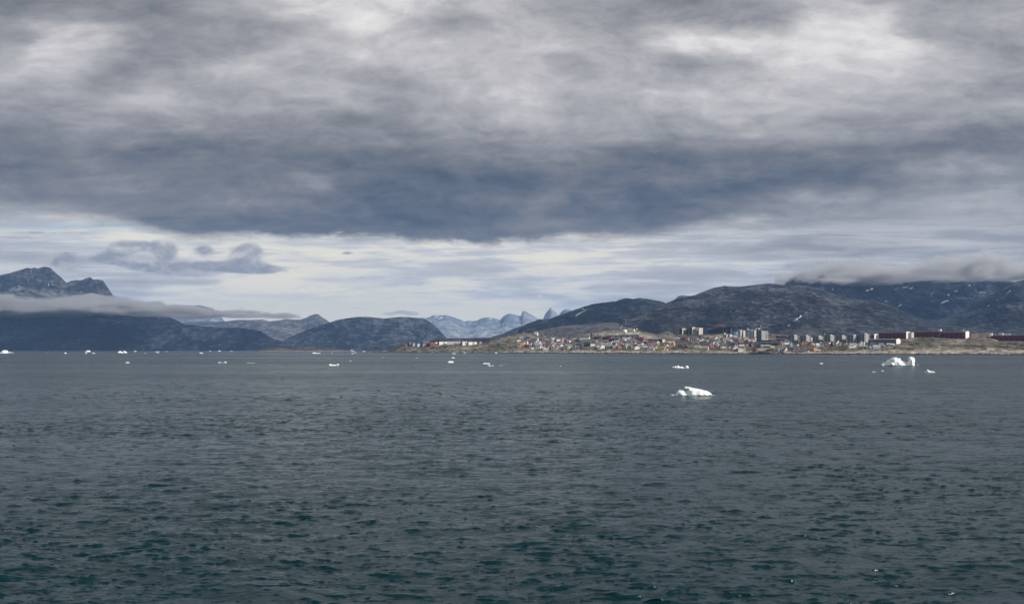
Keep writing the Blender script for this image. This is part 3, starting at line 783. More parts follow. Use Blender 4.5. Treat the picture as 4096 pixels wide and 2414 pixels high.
# bare outcrops: broken pale rock on the steeper, lower ground and on scattered knobs
oc = fbm(V[:, :, 0] / 16.0, V[:, :, 1] / 22.0, 4, 0.6, 95)
oc2 = ridged(V[:, :, 0] / 30.0 + 0.4 * Z / 10.0, V[:, :, 1] / 40.0, 4, 0.55, 97)
lowz = np.clip((shore_h * 1.6 - Z) / (shore_h * 0.9), 0, 1)
cov[:, :, 0] += np.clip((oc - 0.10) * 3.0, 0, 1) * lowz * 0.85 * np.clip((Z - 0.9) / 0.8, 0, 1) + np.clip((oc2 - 1.15) * 1.2, 0, 0.30) * np.clip((Z - 4) / 6, 0, 1)
cov[:, :, 1] *= np.clip(1 - cov[:, :, 0] * 0.8, 0, 1)
# wave-washed dark band just above the water
cov[:, :, 2] = np.clip((2.8 + nzc * 2.4 - Z) / 0.7, 0, 1)
cov = np.clip(cov, 0, 1)
cov[:, :, 3] = 1
m_land = rock_mat('town_ground', (0.012, 0.012, 0.009), (0.052, 0.050, 0.034), (0.34, 0.30, 0.25), 1 / 17.0, 0.42, pale=(0.84, 0.74, 0.62), veg=(0.075, 0.098, 0.016), streak=1.6, bump=1.6)
n = NT(m_land.node_tree)
pr = [q for q in m_land.node_tree.nodes if q.type == 'BSDF_PRINCIPLED'][0]
src = pr.inputs['Base Color'].links[0].from_socket
at = [q for q in m_land.node_tree.nodes if q.type == 'ATTRIBUTE'][0]
sp = n.n('ShaderNodeSeparateColor')
n.put(sp.inputs[0], at.outputs['Color'])
n.put(pr.inputs['Base Color'], n.mixc(sp.outputs[2], src, (0.022, 0.022, 0.020, 1)))
land = mesh_grid('headland', V.reshape(-1, 3), V.shape[0], V.shape[1], m_land, attrs={'cover': cov.reshape(-1, 4)})
land['kind'] = 'structure'

# ------------------------------------------------------------------ water
mw, n, p, out = new_mat('sea_water')
pos = n.n('ShaderNodeNewGeometry').outputs['Position']
dist = n.vm('LENGTH', pos)
p.inputs['Base Color'].default_value = (0.0006, 0.021, 0.028, 1)
p.inputs['Specular IOR Level'].default_value = 0.37
p.inputs['IOR'].default_value = 1.333
patch = n.noise(n.vm('MULTIPLY', pos, (0.22, 1.0, 1)), 1 / 260.0, 4.0, 0.55)      # wind lanes: rougher and calmer water
n.put(p.inputs['Roughness'], n.m('ADD', n.mr(dist, 60, 900, 0.18, 0.27), n.mr(patch, 0.35, 0.65, -0.03, 0.05)))
wv = n.noise(pos, 0.05, 3.0, 0.5, out=1)
pw = n.vm('ADD', n.vm('MULTIPLY', pos, (0.42, 1.0, 1)), n.vm('SCALE', wv, scale=3.0))
w1 = n.noise(pw, 0.75, 5.0, 0.60)
w3 = n.noise(n.vm('MULTIPLY', pos, (0.6, 1.0, 1)), 5.0, 4.0, 0.65, 0.2)
w4 = n.noise(pw, 0.22, 3.0, 0.55)
far = n.mr(dist, 90, 260, 0.0, 1.0)
# wavelets: only the tops of the noise stand up, so steep faces stay few and sharp
tops = n.m('POWER', n.mr(n.m('ADD', w1, n.m('MULTIPLY', n.m('SUBTRACT', w4, 0.5), 0.55)), 0.53, 0.74), 1.3)
hgt = n.m('ADD', n.m('MULTIPLY', tops, n.mr(dist, 60, 350, 0.16, 0.85)), n.m('MULTIPLY', w3, n.mr(dist, 50, 300, 0.040, 0.0)))
hgt = n.m('ADD', hgt, n.m('MULTIPLY', w1, 0.05))
hgt = n.m('MULTIPLY', hgt, n.mr(patch, 0.42, 0.57, 0.35, 1.2))
bp = n.n('ShaderNodeBump')
bp.inputs['Strength'].default_value = 1.0
bp.inputs['Distance'].default_value = 1.0
n.put(bp.inputs['Height'], hgt)
n.put(p.inputs['Normal'], bp.outputs[0])


def ocean_tile(N, L, wind, hs, kmin, kmax, seed, ang, spread):
    """random wind-sea height field and its horizontal shift on an N x N tile of L metres"""
    rs = np.random.RandomState(seed)
    k1 = 2 * np.pi * np.fft.fftfreq(N, L / N)
    kx, ky = np.meshgrid(k1, k1)
    k = np.hypot(kx, ky)
    k[0, 0] = 1e-6
    Lw = wind ** 2 / 9.81
    c = (kx * math.cos(ang) + ky * math.sin(ang)) / k
    P = np.exp(-1 / (k * Lw) ** 2) / k ** 4 * (np.abs(c) ** spread + 0.02) * np.where(c > 0, 1, 0.15) * np.exp(-(k / kmax) ** 2)
    P[k < kmin] = 0
    h0 = np.sqrt(P) * (rs.normal(size=(N, N)) + 1j * rs.normal(size=(N, N)))
    h = np.fft.ifft2(h0).real
    sc = hs / 4 / h.std()
    ddx = np.fft.ifft2(1j * kx / k * h0).real * sc
    ddy = np.fft.ifft2(1j * ky / k * h0).real * sc
    return h * sc, ddx, ddy


def samp(A, X, Y, L):
    N = A.shape[0]
    u, v = (X / L % 1.0) * N, (Y / L % 1.0) * N
    i, j = np.floor(u).astype(int) % N, np.floor(v).astype(int) % N
    fu, fv = u - np.floor(u), v - np.floor(v)
    i2, j2 = (i + 1) % N, (j + 1) % N
    return (A[j, i] * (1 - fu) + A[j, i2] * fu) * (1 - fv) + (A[j2, i] * (1 - fu) + A[j2, i2] * fu) * fv


T1 = ocean_tile(512, 211.0, 3.6, 0.20, 0.3, 6.0, 3, RAD(-97), 2)
T2 = ocean_tile(512, 67.0, 2.0, 0.09, 1.6, 18.0, 8, RAD(-80), 2)
pyr = np.concatenate([np.arange(2520, 1750, -1.6), np.arange(1750, 1450, -0.8), np.arange(1450, 1424, -1.0)])
pxr = np.linspace(-260, 4360, 1040)
Yr = CAMH * F / (pyr - HZ)
Yw = np.broadcast_to(Yr[:, None], (len(pyr), len(pxr))).copy()
Xw = (pxr[None, :] - 2048) / F * Yw
fade = np.clip(1 - (Yw - 420) / 500, 0.35, 1)
fade2 = np.clip(1 - (Yw - 90) / 200, 0, 1)
gust = np.clip(0.85 + 0.55 * fbm(Xw / 90.0, Yw / 60.0, 3, 0.5, 33), 0.4, 1.5)
h1, a1, b1 = (samp(t, Xw, Yw, 211.0) for t in T1)
h2, a2, b2 = (samp(t, Xw + 13, Yw + 7, 67.0) for t in T2)
wx = Xw + 1.2 * perlin(Xw / 9.0, Yw / 9.0, 3)
wy = Yw + 1.2 * perlin(Xw / 9.0, Yw / 9.0, 4)
crest = np.zeros_like(Xw)
for (sx, sy, amp_, thr, sd) in ((4.2, 1.7, 0.50, 0.33, 93), (2.3, 0.9, 0.38, 0.28, 101), (1.2, 0.5, 0.21, 0.25, 113), (0.65, 0.28, 0.10, 0.23, 127)):
    q = fbm(wx / sx, wy / sy, 3, 0.45, sd) + 0.35 * fbm(wx / (sx * 5), wy / (sy * 5), 2, 0.5, sd + 5)
    crest += amp_ * np.clip(q - thr, 0, None) ** 1.05 * (fade if sx > 2 else fade2)
Zw = (h1 * fade + h2 * fade2 + crest) * gust
chop = 1.2
Xw2 = Xw - chop * (a1 * fade + a2 * fade2) * gust
Yw2 = Yw - chop * (b1 * fade + b2 * fade2) * gust - 1.1 * crest * gust
edge_f = np.clip((pyr - 1424) / 12, 0, 1)[:, None]
Zw *= edge_f
sea = mesh_grid('sea', np.stack([Xw2, Yw2, Zw], -1).reshape(-1, 3), len(pyr), len(pxr), mw)
sea['kind'] = 'structure'
# the rest of the water surface, out to beyond the far shores and behind the camera
yend = float(Yr[-1]) - 2
vsw, fsw = [], []
Rr_ = 27000.0
xa = X_of(-260, float(Yr[0])) + 1
hx0, hx1 = X_of(-260, yend), X_of(4360, yend)
ynr = float(Yr[0]) + 1
nx0, nx1 = X_of(-260, ynr), X_of(4360, ynr)
outer = [(-Rr_, Rr_), (Rr_, Rr_), (Rr_, -Rr_), (-Rr_, -Rr_)]
inner = [(hx0, yend), (hx1, yend), (nx1, ynr), (nx0, ynr)]
vsw = [(x, y, -0.02) for x, y in outer] + [(x, y, -0.02) for x, y in inner]
fsw = [(1, 0, 4, 5), (2, 1, 5, 6), (3, 2, 6, 7), (0, 3, 7, 4)]
sea2 = mesh_py('outer_sea', vsw, fsw, mw)
sea2['kind'] = 'structure'

# ------------------------------------------------------------------ haze
mh = bpy.data.materials.new('haze')
mh.use_nodes = True
mh.node_tree.nodes.clear()
n = NT(mh.node_tree)
ho = n.n('ShaderNodeOutputMaterial')
hv = n.n('ShaderNodeVolumePrincipled')
hv.inputs['Color'].default_value = (0.30, 0.53, 0.96, 1)
hv.inputs['Density'].default_value = 2.9e-5
hv.inputs['Anisotropy'].default_value = 0.0
mh.node_tree.links.new(hv.outputs[0], ho.inputs[1])
mh.cycles.homogeneous_volume = True
R_ = 27500.0
HT = 1450.0
hz = mesh_py('haze', [(-R_, -R_, -6), (R_, -R_, -6), (R_, R_, -6), (-R_, R_, -6), (-R_, -R_, HT), (R_, -R_, HT), (R_, R_, HT), (-R_, R_, HT)],
             [(0, 3, 2, 1), (4, 5, 6, 7), (0, 1, 5, 4), (1, 2, 6, 5), (2, 3, 7, 6), (3, 0, 4, 7)], mh)
tag(hz, 'thin blue haze over the fjord', None, None, 'stuff')


# ------------------------------------------------------------------ building kit
COL = {
    'r': ((0.42, 0.045, 0.035), 'red'), 'R': ((0.13, 0.018, 0.024), 'dark red'), 'w': ((0.82, 0.81, 0.78), 'white'), 'b': ((0.05, 0.15, 0.34), 'blue'),
    'B': ((0.02, 0.055, 0.12), 'navy blue'), 'g': ((0.03, 0.14, 0.07), 'green'), 'y': ((0.68, 0.46, 0.10), 'yellow'), 'o': ((0.58, 0.19, 0.04), 'orange'),
    'k': ((0.03, 0.032, 0.036), 'black'), 't': ((0.12, 0.36, 0.36), 'turquoise'), 'c': ((0.66, 0.54, 0.36), 'cream'), 'p': ((0.55, 0.22, 0.24), 'pink'),
    'l': ((0.32, 0.52, 0.68), 'light blue'), 's': ((0.24, 0.25, 0.26), 'grey'), 'e': ((0.36, 0.55, 0.12), 'lime green'),
}
ROOF = {'d': ((0.075, 0.078, 0.088), 'dark'), 'm': ((0.19, 0.19, 0.20), 'grey'), 'l': ((0.40, 0.35, 0.28), 'tan'), 'r': ((0.22, 0.06, 0.05), 'rusty'), 'w': ((0.62, 0.62, 0.60), 'white')}
GLASS = paint((0.02, 0.025, 0.032), 0.15, 0.6, 0.05)
FRAME = paint((0.78, 0.78, 0.76), 0.6, 0.3, 0.03)
WHITE = paint((0.80, 0.79, 0.76), 0.7, 0.3, 0.04)
CONC = paint((0.27, 0.265, 0.262), 0.85, 0.2, 0.08)
STEEL = paint((0.35, 0.36, 0.37), 0.5, 0.5, 0.05)


def box_vf(x0, x1, y0, y1, z0, z1, vs, fs):
    k = len(vs)
    vs += [(x0, y0, z0), (x1, y0, z0), (x1, y1, z0), (x0, y1, z0), (x0, y0, z1), (x1, y0, z1), (x1, y1, z1), (x0, y1, z1)]
    fs += [(k, k + 3, k + 2, k + 1), (k + 4, k + 5, k + 6, k + 7), (k, k + 1, k + 5, k + 4), (k + 1, k + 2, k + 6, k + 5), (k + 2, k + 3, k + 7, k + 6), (k + 3, k, k + 4, k + 7)]


def box(name, x0, x1, y0, y1, z0, z1, mat, parent):
    vs, fs = [], []
    box_vf(x0, x1, y0, y1, z0, z1, vs, fs)
    return mesh_py(name, vs, fs, mat, parent)


def boxes(name, lst, mat, parent):
    vs, fs = [], []
    for b in lst:
        box_vf(*b, vs, fs)
    return mesh_py(name, vs, fs, mat, parent)


def tube_vf(a, b, r0, r1, vs, fs, n=6):
    a, b = Vector(a), Vector(b)
    d = (b - a).normalized()
    u = d.orthogonal().normalized()
    v = d.cross(u)
    k = len(vs)
    for i in range(n):
        t = 2 * math.pi * i / n
        e = u * math.cos(t) + v * math.sin(t)
        vs.append(tuple(a + e * r0))
        vs.append(tuple(b + e * r1))
    for i in range(n):
        j = (i + 1) % n
        fs.append((k + 2 * i, k + 2 * j, k + 2 * j + 1, k + 2 * i + 1))
    fs.append(tuple(k + 2 * i for i in reversed(range(n))))
    fs.append(tuple(k + 2 * i + 1 for i in range(n)))


def tubes(name, lst, mat, parent):
    vs, fs = [], []
    for t in lst:
        tube_vf(*t, vs, fs)
    return mesh_py(name, vs, fs, mat, parent)


def empty(name, loc, rz=0.0, **kw):
    o = bpy.data.objects.new(name, None)
    o.empty_display_size = 2.0
    o.location = loc
    o.rotation_euler = (0, 0, rz)
    link(o)
    return tag(o, **kw)


_unit = {}


def unit_box(mat, key):
    """shared mesh: unit box centred in x and z, standing proud of y = 0"""
    if key not in _unit:
        vs, fs = [], []
        box_vf(-.5, .5, -1, 0.3, -.5, .5, vs, fs)
        me = bpy.data.meshes.new('pane')
        me.from_pydata(vs, [], fs)
        me.materials.append(mat)
        _unit[key] = me
    return _unit[key]


def stick(name, mesh, parent, loc, sc, rz=0.0):
    o = bpy.data.objects.new(name, mesh)
    link(o, parent)
    o.location = loc
    o.scale = sc
    o.rotation_euler = (0, 0, rz)
    return o


UD = unit_box(GLASS, 'glass')
UF = unit_box(FRAME, 'frame')


def prism(name, w, d, z0, ze, zr, along, mat, parent):
    """gabled body: ridge along 'x' or 'y'"""
    if along == 'x':
        vs = [(-w / 2, -d / 2, z0), (w / 2, -d / 2, z0), (w / 2, d / 2, z0), (-w / 2, d / 2, z0), (-w / 2, -d / 2, ze), (w / 2, -d / 2, ze), (w / 2, d / 2, ze), (-w / 2, d / 2, ze), (-w / 2, 0, zr), (w / 2, 0, zr)]
        fs = [(0, 1, 5, 4), (2, 3, 7, 6), (1, 2, 6, 9, 5), (3, 0, 4, 8, 7), (4, 5, 9, 8), (6, 7, 8, 9)]
    else:
        vs = [(-w / 2, -d / 2, z0), (w / 2, -d / 2, z0), (w / 2, d / 2, z0), (-w / 2, d / 2, z0), (-w / 2, -d / 2, ze), (w / 2, -d / 2, ze), (w / 2, d / 2, ze), (-w / 2, d / 2, ze), (0, -d / 2, zr), (0, d / 2, zr)]
        fs = [(1, 2, 6, 5), (3, 0, 4, 7), (0, 1, 5, 8, 4), (2, 3, 7, 9, 6), (5, 6, 9, 8), (7, 4, 8, 9)]
    return mesh_py(name, vs, fs, mat, parent)


def gable_roof(w, d, ze, zr, along, mat, parent, ov=0.5, th=0.3, name='roof'):
    """two roof slabs with overhang and thickness, lying just above the body"""
    if along == 'y':
        W_, D_ = w, d
    else:
        W_, D_ = d, w
    s = (zr - ze) / (W_ / 2)
    hw, hd = W_ / 2 + ov, D_ / 2 + ov
    e = ze - s * ov + 0.05
    r = zr + 0.05
    prof = [(-hw, e), (0, r), (hw, e), (hw, e + th), (0, r + th), (-hw, e + th)]
    vs, fs = [], []
    for yy in (-hd, hd):
        for (x, z) in prof:
            vs.append((x, yy, z) if along == 'y' else (yy, -x, z))
    for i in range(6):
        j = (i + 1) % 6
        fs.append((i, j, 6 + j, 6 + i))
    fs.append((0, 5, 4, 1))
    fs.append((1, 4, 3, 2))
    fs.append((6, 7, 10, 11))
    fs.append((7, 8, 9, 10))
    return mesh_py(name, vs, fs, mat, parent)


def house(px, py, wpx, hpx, wall, roof, kind, label=None, rz=None, name='wooden_house', cat='house', group=None, depth=None, nwin=2, storeys=None, win=True, roof_share=0.42, trim=True, grow=1.0):
    x, y, z = ground(px, py)
    W_ = max(wpx / F * y, 3.0) * grow
    H_ = max(hpx / F * y, 3.0) * grow
    wc = COL[wall][0] if isinstance(wall, str) else wall
    rc = ROOF[roof][0] if isinstance(roof, str) else roof
    if rz is None:
        rz = (RAD(random.uniform(-28, -12)) if random.random() < 0.3 else RAD(random.uniform(10, 30))) if kind == 'e' else RAD(random.uniform(12, 30))
    face = math.atan2(x, y)
    o = empty(name, (x, y, z), rz - face, label=label, cat=cat, group=group)
    wm, rm = paint(wc, 0.75, 0.2, 0.10), paint(rc, 0.8, 0.2, 0.12)
    if kind == 'e':
        d = depth or min(W_ * 0.8, 10.0)
        w = max((W_ - d * abs(math.sin(rz))) / math.cos(rz), W_ * 0.6)
        zr, ze = H_, H_ * (1 - roof_share)
        along = 'x'
    else:
        d = depth or max(W_ * 1.1, 8.0)
        w = max((W_ - 0.0 * d) / 1.12, 3.0)
        zr, ze = H_, H_ * (1 - roof_share * 1.15)
        along = 'y'
    prism('wall', w, d, -5.0, ze, zr - 0.05, along, wm, o)
    gable_roof(w, d, ze, zr, along, rm, o)
    if trim and kind == 'g':
        s = (zr - ze) / (w / 2)
        tw = 0.55
        vs, fs = [], []
        for sg in (-1, 1):
            k = len(vs)
            hw = w / 2 + 0.5
            vs += [(sg * hw, -d / 2 - 0.56, ze - s * 0.5 - 0.25), (0, -d / 2 - 0.56, zr - 0.25), (0, -d / 2 - 0.56, zr + tw), (sg * hw, -d / 2 - 0.56, ze - s * 0.5 + tw),
                   (sg * hw, -d / 2 - 0.51, ze - s * 0.5 - 0.25), (0, -d / 2 - 0.51, zr - 0.25), (0, -d / 2 - 0.51, zr + tw), (sg * hw, -d / 2 - 0.51, ze - s * 0.5 + tw)]
            fs += [(k, k + 1, k + 2, k + 3), (k + 7, k + 6, k + 5, k + 4), (k + 3, k + 2, k + 6, k + 7), (k, k + 4, k + 5, k + 1)]
        mesh_py('bargeboard', vs, fs, WHITE if wall != 'w' else paint((0.5, 0.5, 0.48)), o)
    if win:
        um = UF if not isinstance(wall, str) or wall not in 'wcyl' else UD
        ww = min(1.7, w / (nwin * 2.0))
        zs = [ze * 0.5] if not storeys else [ze * (i + 0.55) / storeys for i in range(storeys)]
        for zz in zs:
            for i in range(nwin):
                stick('window', um, o, (-w / 2 + w * (i + 0.5) / nwin, -d / 2, zz), (ww, 0.12, min(1.5, ze * 0.35 if not storeys else ze / storeys * 0.5)))
        if kind == 'e':
            stick('window', um, o, (w / 2, 0, zs[0]), (ww, 0.12, 1.3), RAD(90))
    return o


def corner_slab(name, pl, pm, prr, ptop, pbase, phi, label, cat, group, lmat, rmat, roofm, below=8.0):
    """upright block whose nearest corner stands at column pm; its left face runs back to column pl, its right face to prr"""
    x, y, z = ground(pm, pbase)
    La = (pm - pl) / F * y / math.cos(phi)
    Lb = max((prr - pm) / F * y / math.sin(phi), 4.0)
    H_ = (pbase - ptop) / F * y
    face = math.atan2(x, y)
    o = empty(name, (x, y, z), -phi - face, label=label, cat=cat, group=group)
    # local: left face is y = 0 from x = -La to 0; right face is x = 0 from y = 0 to Lb
    vs = [(-La, 0, -below), (0, 0, -below), (0, Lb, -below), (-La, Lb, -below), (-La, 0, H_), (0, 0, H_), (0, Lb, H_), (-La, Lb, H_)]
    a = mesh_py('wall', vs, [(0, 1, 5, 4), (2, 3, 7, 6), (3, 0, 4, 7), (4, 5, 6, 7)], lmat, o)
    e = mesh_py('end_wall', [vs[1], vs[2], vs[6], vs[5], (-0.3, 0.3, -below), (-0.3, Lb - .3, -below), (-0.3, Lb - .3, H_ - .02), (-0.3, 0.3, H_ - .02)], [(0, 1, 2, 3), (7, 6, 5, 4)], rmat, o)
    if roofm:
        box('parapet', -La - 0.25, 0.25, -0.25, Lb + 0.25, H_ + 0.003, H_ + 0.7, roofm, o)
    return o, La, Lb, H_


# ------------------------------------------------------------------ tall and large buildings
# seven grey apartment blocks
ORD = ['leftmost', 'second from left', 'third from left', 'middle', 'third from right', 'second from right', 'rightmost']
GREY_L = paint((0.20, 0.20, 0.215), 0.85, 0.2, 0.06)  # darker, cooler grey deepens the shade on the left faces
GREY_R = paint((0.30, 0.295, 0.285), 0.85, 0.2, 0.06)  # same wall, lighter and warmer where the sun falls
BALC = unit_box(paint((0.035, 0.045, 0.06), 0.6, 0.3, 0.05), 'balc')
RAIL = unit_box(paint((0.42, 0.45, 0.47), 0.6, 0.3, 0.05), 'rail')
for i, (a, b, c, tp, bs) in enumerate([(3154, 3176.5, 3193, 1346, 1377), (3201, 3224, 3243, 1345.5, 1377), (3251, 3274, 3295, 1345, 1377), (3298, 3321, 3339, 1344.5, 1376.5), (3344, 3367.5, 3386, 1344.5, 1377), (3390, 3413, 3432.5, 1344.5, 1377), (3436, 3458, 3479, 1343.5, 1376)]):
    o, La, Lb, H_ = corner_slab('apartment_block', a, b, c, tp, bs, RAD(40), 'grey six storey apartment block, %s in the row of seven' % ORD[i], 'building', 'grey apartment blocks in a row', GREY_L, GREY_R, CONC)
    st = 6
    for s in range(st):
        zz = H_ * (s + 0.62) / (st + 0.45)
        for bx in (0.14, 0.80):
            stick('balcony', BALC, o, (-La * bx, 0, zz), (La * 0.21, 0.5, H_ / st * 0.62))
            stick('railing', RAIL, o, (-La * bx, -0.55, zz - H_ / st * 0.30), (La * 0.21, 0.12, H_ / st * 0.22))
        stick('window', UF, o, (-La * 0.47, 0, zz), (1.5, 0.15, 1.5))
        for by in (0.33, 0.50, 0.62):
            stick('window', UF, o, (0, Lb * by, zz), (1.5, 0.15, 1.7), RAD(90))
        stick('balcony', BALC, o, (0, Lb * 0.86, zz), (Lb * 0.2, 0.5, H_ / st * 0.6), RAD(90))
    box('stair_head', -La * 0.25, -La * 0.02, Lb * 0.15, Lb * 0.5, H_ + 0.72, H_ + 2.6, FRAME, o)

# maroon blocks with white ends
MAR = paint((0.12, 0.015, 0.024), 0.8, 0.2, 0.12)
MARB = unit_box(paint((0.19, 0.022, 0.034), 0.8, 0.2, 0.1), 'maroon_bay')
FASC = paint((0.42, 0.42, 0.43), 0.7, 0.3, 0.05)
GWIN = unit_box(paint((0.16, 0.15, 0.16), 0.3, 0.5, 0.05), 'greywin')
LOWP = unit_box(paint((0.36, 0.36, 0.36), 0.8, 0.2, 0.05), 'base_panel')
for i, (a, b, c, tp, bs, end, bays, lab) in enumerate([
        (3404, 3496, 3508, 1336.5, 1357.5, True, 6, 'long maroon apartment block with tall white end wall, rising behind the grey blocks'),
        (3523, 3624, 3637, 1329, 1356, True, 7, 'long maroon apartment block with white end wall above the grey terrace'),
        (3651, 3757, 3762, 1323.5, 1349.5, False, 7, 'long maroon apartment block with a white rooftop box on its right end'),
        (3749, 3861, 3873, 1327.5, 1356, True, 7, 'long maroon apartment block on stilts with white end wall, on the green rocky slope'),
        (3931, 4230, 4250, 1337, 1373, True, 15, 'longest maroon apartment block with white base panels at the right edge')]):
    o, La, Lb, H_ = corner_slab('maroon_block', a, b, c, tp, bs, RAD(20), lab, 'building', 'long maroon apartment blocks', MAR, WHITE if end else MAR, None)
    box('roof', -La - 0.4, 0.4 if not end else -0.02, -1.2, Lb + 0.3, H_ - 1.9, H_ + 0.05, FASC, o)
    if end:
        box('end_tower', 0.02, 1.6, -0.9, Lb + 0.4, -8, H_ + 1.2, WHITE, o)
    bw = La / bays
    for k in range(bays):
        stick('bay', MARB, o, (-La + bw * (k + 0.5), 0, H_ * 0.48), (bw * 0.62, 0.9, H_ * 0.76))
        stick('downpipe', RAIL, o, (-La + bw * (k + 0.02) + 0.4, -0.05, H_ * 0.80), (0.7, 0.6, H_ * 0.14))
        for s in range(4):
            for q in (0.34, 0.62):
                stick('window', GWIN, o, (-La + bw * (k + q), -0.95, H_ * (0.18 + 0.20 * s)), (1.6, 0.12, 1.3))
        if k % 2 == 1:
            stick('base_panel', LOWP, o, (-La + bw * (k + 0.5), -0.2, H_ * 0.04), (bw * 0.7, 0.8, H_ * 0.09))
    if i == 2:
        box('stair_head', -5, 3.5, 0.5, Lb - 0.5, H_ + 0.06, H_ + 5.0, WHITE, o)
    if i in (0, 1):
        wl = (13 if i == 0 else 13) / F * 2500
        bb = box('link_wing', 1.65, 1.65 + wl, Lb * 0.5, Lb + 6, -8, H_ - 1.0, paint((0.50, 0.49, 0.46)), o)
        for s in range(4):
            for q in (0.3, 0.6):
                stick('window', UD, o, (1.65 + wl * q, Lb * 0.5, H_ * (0.15 + 0.21 * s)), (1.3, 0.12, 1.4))

# long grey terrace with white gable end
x, y, z = ground(3584, 1381)
o = empty('terrace_block', (x, y, z), RAD(-18) - math.atan2(x, y), label='long low dark grey balcony block with bright white gabled end', cat='building')
La = 104 / F * y / math.cos(RAD(18)); Lb = 15 / F * y / math.sin(RAD(18)); H_ = 22 / F * y
box('wall', -La, 0, 0, Lb, -6, H_ * 0.82, paint((0.09, 0.095, 0.105)), o)
vs = [(0.02, -0.4, -6), (0.02, Lb + .4, -6), (0.02, Lb + .4, H_ * .86), (0.02, Lb / 2, H_ * 1.06), (0.02, -0.4, H_ * .86)]
vs += [(1.2, a_[1], a_[2]) for a_ in vs]
mesh_py('end_wall', vs, [(4, 3, 2, 1, 0), (5, 6, 7, 8, 9), (0, 1, 6, 5), (1, 2, 7, 6), (2, 3, 8, 7), (3, 4, 9, 8), (4, 0, 5, 9)], WHITE, o)
mesh_py('roof', [(-La - .3, -.5, H_ * .84), (0, -.5, H_ * .84), (0, Lb / 2, H_ * 1.0), (-La - .3, Lb / 2, H_ * 1.0), (0, Lb + .5, H_ * .84), (-La - .3, Lb + .5, H_ * .84)], [(0, 1, 2, 3), (3, 2, 4, 5)], paint((0.17, 0.17, 0.175)), o)
for s in range(4):
    for k in range(14):
        stick('balcony', BALC, o, (-La + La * (k + 0.5) / 14, 0, H_ * (0.10 + 0.195 * s)), (La / 14 * 0.86, 0.35, H_ * 0.095))
    stick('balcony_rail', RAIL, o, (-La / 2, -0.1, H_ * (0.10 + 0.195 * s) - H_ * 0.075), (La, 0.3, H_ * 0.035))

# grey office tower
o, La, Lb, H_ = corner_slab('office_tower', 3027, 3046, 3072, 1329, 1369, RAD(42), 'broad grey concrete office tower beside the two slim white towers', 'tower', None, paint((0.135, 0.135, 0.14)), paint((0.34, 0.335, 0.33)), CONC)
for s in range(6):
    stick('window', UD, o, (0, Lb * 0.12, H_ * (0.28 + 0.118 * s)), (1.8, 0.15, 1.7), RAD(90))
    stick('window_band', UD, o, (0, Lb * 0.72, H_ * (0.28 + 0.118 * s)), (Lb * 0.44, 0.15, 1.5), RAD(90))
tubes('antenna', [((-1, 6, H_), (-1, 6, H_ + 5), 0.35, 0.35)], WHITE, o)

# slim white towers with raked tops, in pairs
TW = paint((0.58, 0.57, 0.55), 0.8, 0.2, 0.05)
TG = paint((0.10, 0.13, 0.15), 0.4, 0.5, 0.05)
for (a, b, c, tp, bs, lab) in [
        (2950.5, 2962.5, 2967, 1323.5, 1353, 'white slim tower with dark glass strip, left of the pair by the blue tank'),
        (2964, 2974, 2980.5, 1326.5, 1352, 'white slim tower with raked roof, right one of the pair by the blue tank'),
        (2994, 3006.5, 3011, 1323.5, 1352, 'white slim tower with dark glass strip, left one of the pair beside the office tower'),
        (3007, 3018, 3024, 1326, 1352, 'white slim tower with raked roof, right one of the pair touching the office tower'),
        (2890, 2898, 2902, 1334, 1353, 'short white tower, back left of three below the black angular block'),
        (2898, 2906, 2911, 1338.5, 1355, 'short white tower, middle of three below the black angular block'),
        (2910, 2920, 2927, 1340, 1357, 'short white tower with raked top, right of three below the black angular block')]:
    o, La, Lb, H_ = corner_slab('slim_tower', a, b, c, tp, bs, RAD(32), lab, 'tower', 'slim white tower blocks', TW, TW, None)
    mesh_py('roof', [(-La, 0, H_ + .004), (0, 0, H_ + .004), (0, Lb, H_ + .004), (-La, Lb, H_ + .004), (-La, 0, H_ + 1), (0, 0, H_ + 2.4), (0, Lb, H_ + 2.4), (-La, Lb, H_ + 1)],
            [(0, 1, 5, 4), (1, 2, 6, 5), (2, 3, 7, 6), (3, 0, 4, 7), (4, 5, 6, 7)], TW, o)
    box('glass_strip', -La * 0.42, -La * 0.12, -0.35, -0.003, 2, H_ * 0.86, TG, o)
    ns = max(4, int(H_ / 3.2))
    for s in range(ns):
        stick('window', UD, o, (-La * 0.72, 0, H_ * (s + 0.6) / (ns + .4)), (1.7, 0.15, 1.5))
        stick('window', UD, o, (0, Lb * 0.6, H_ * (s + 0.6) / (ns + .4)), (2.2, 0.15, 1.5), RAD(90))

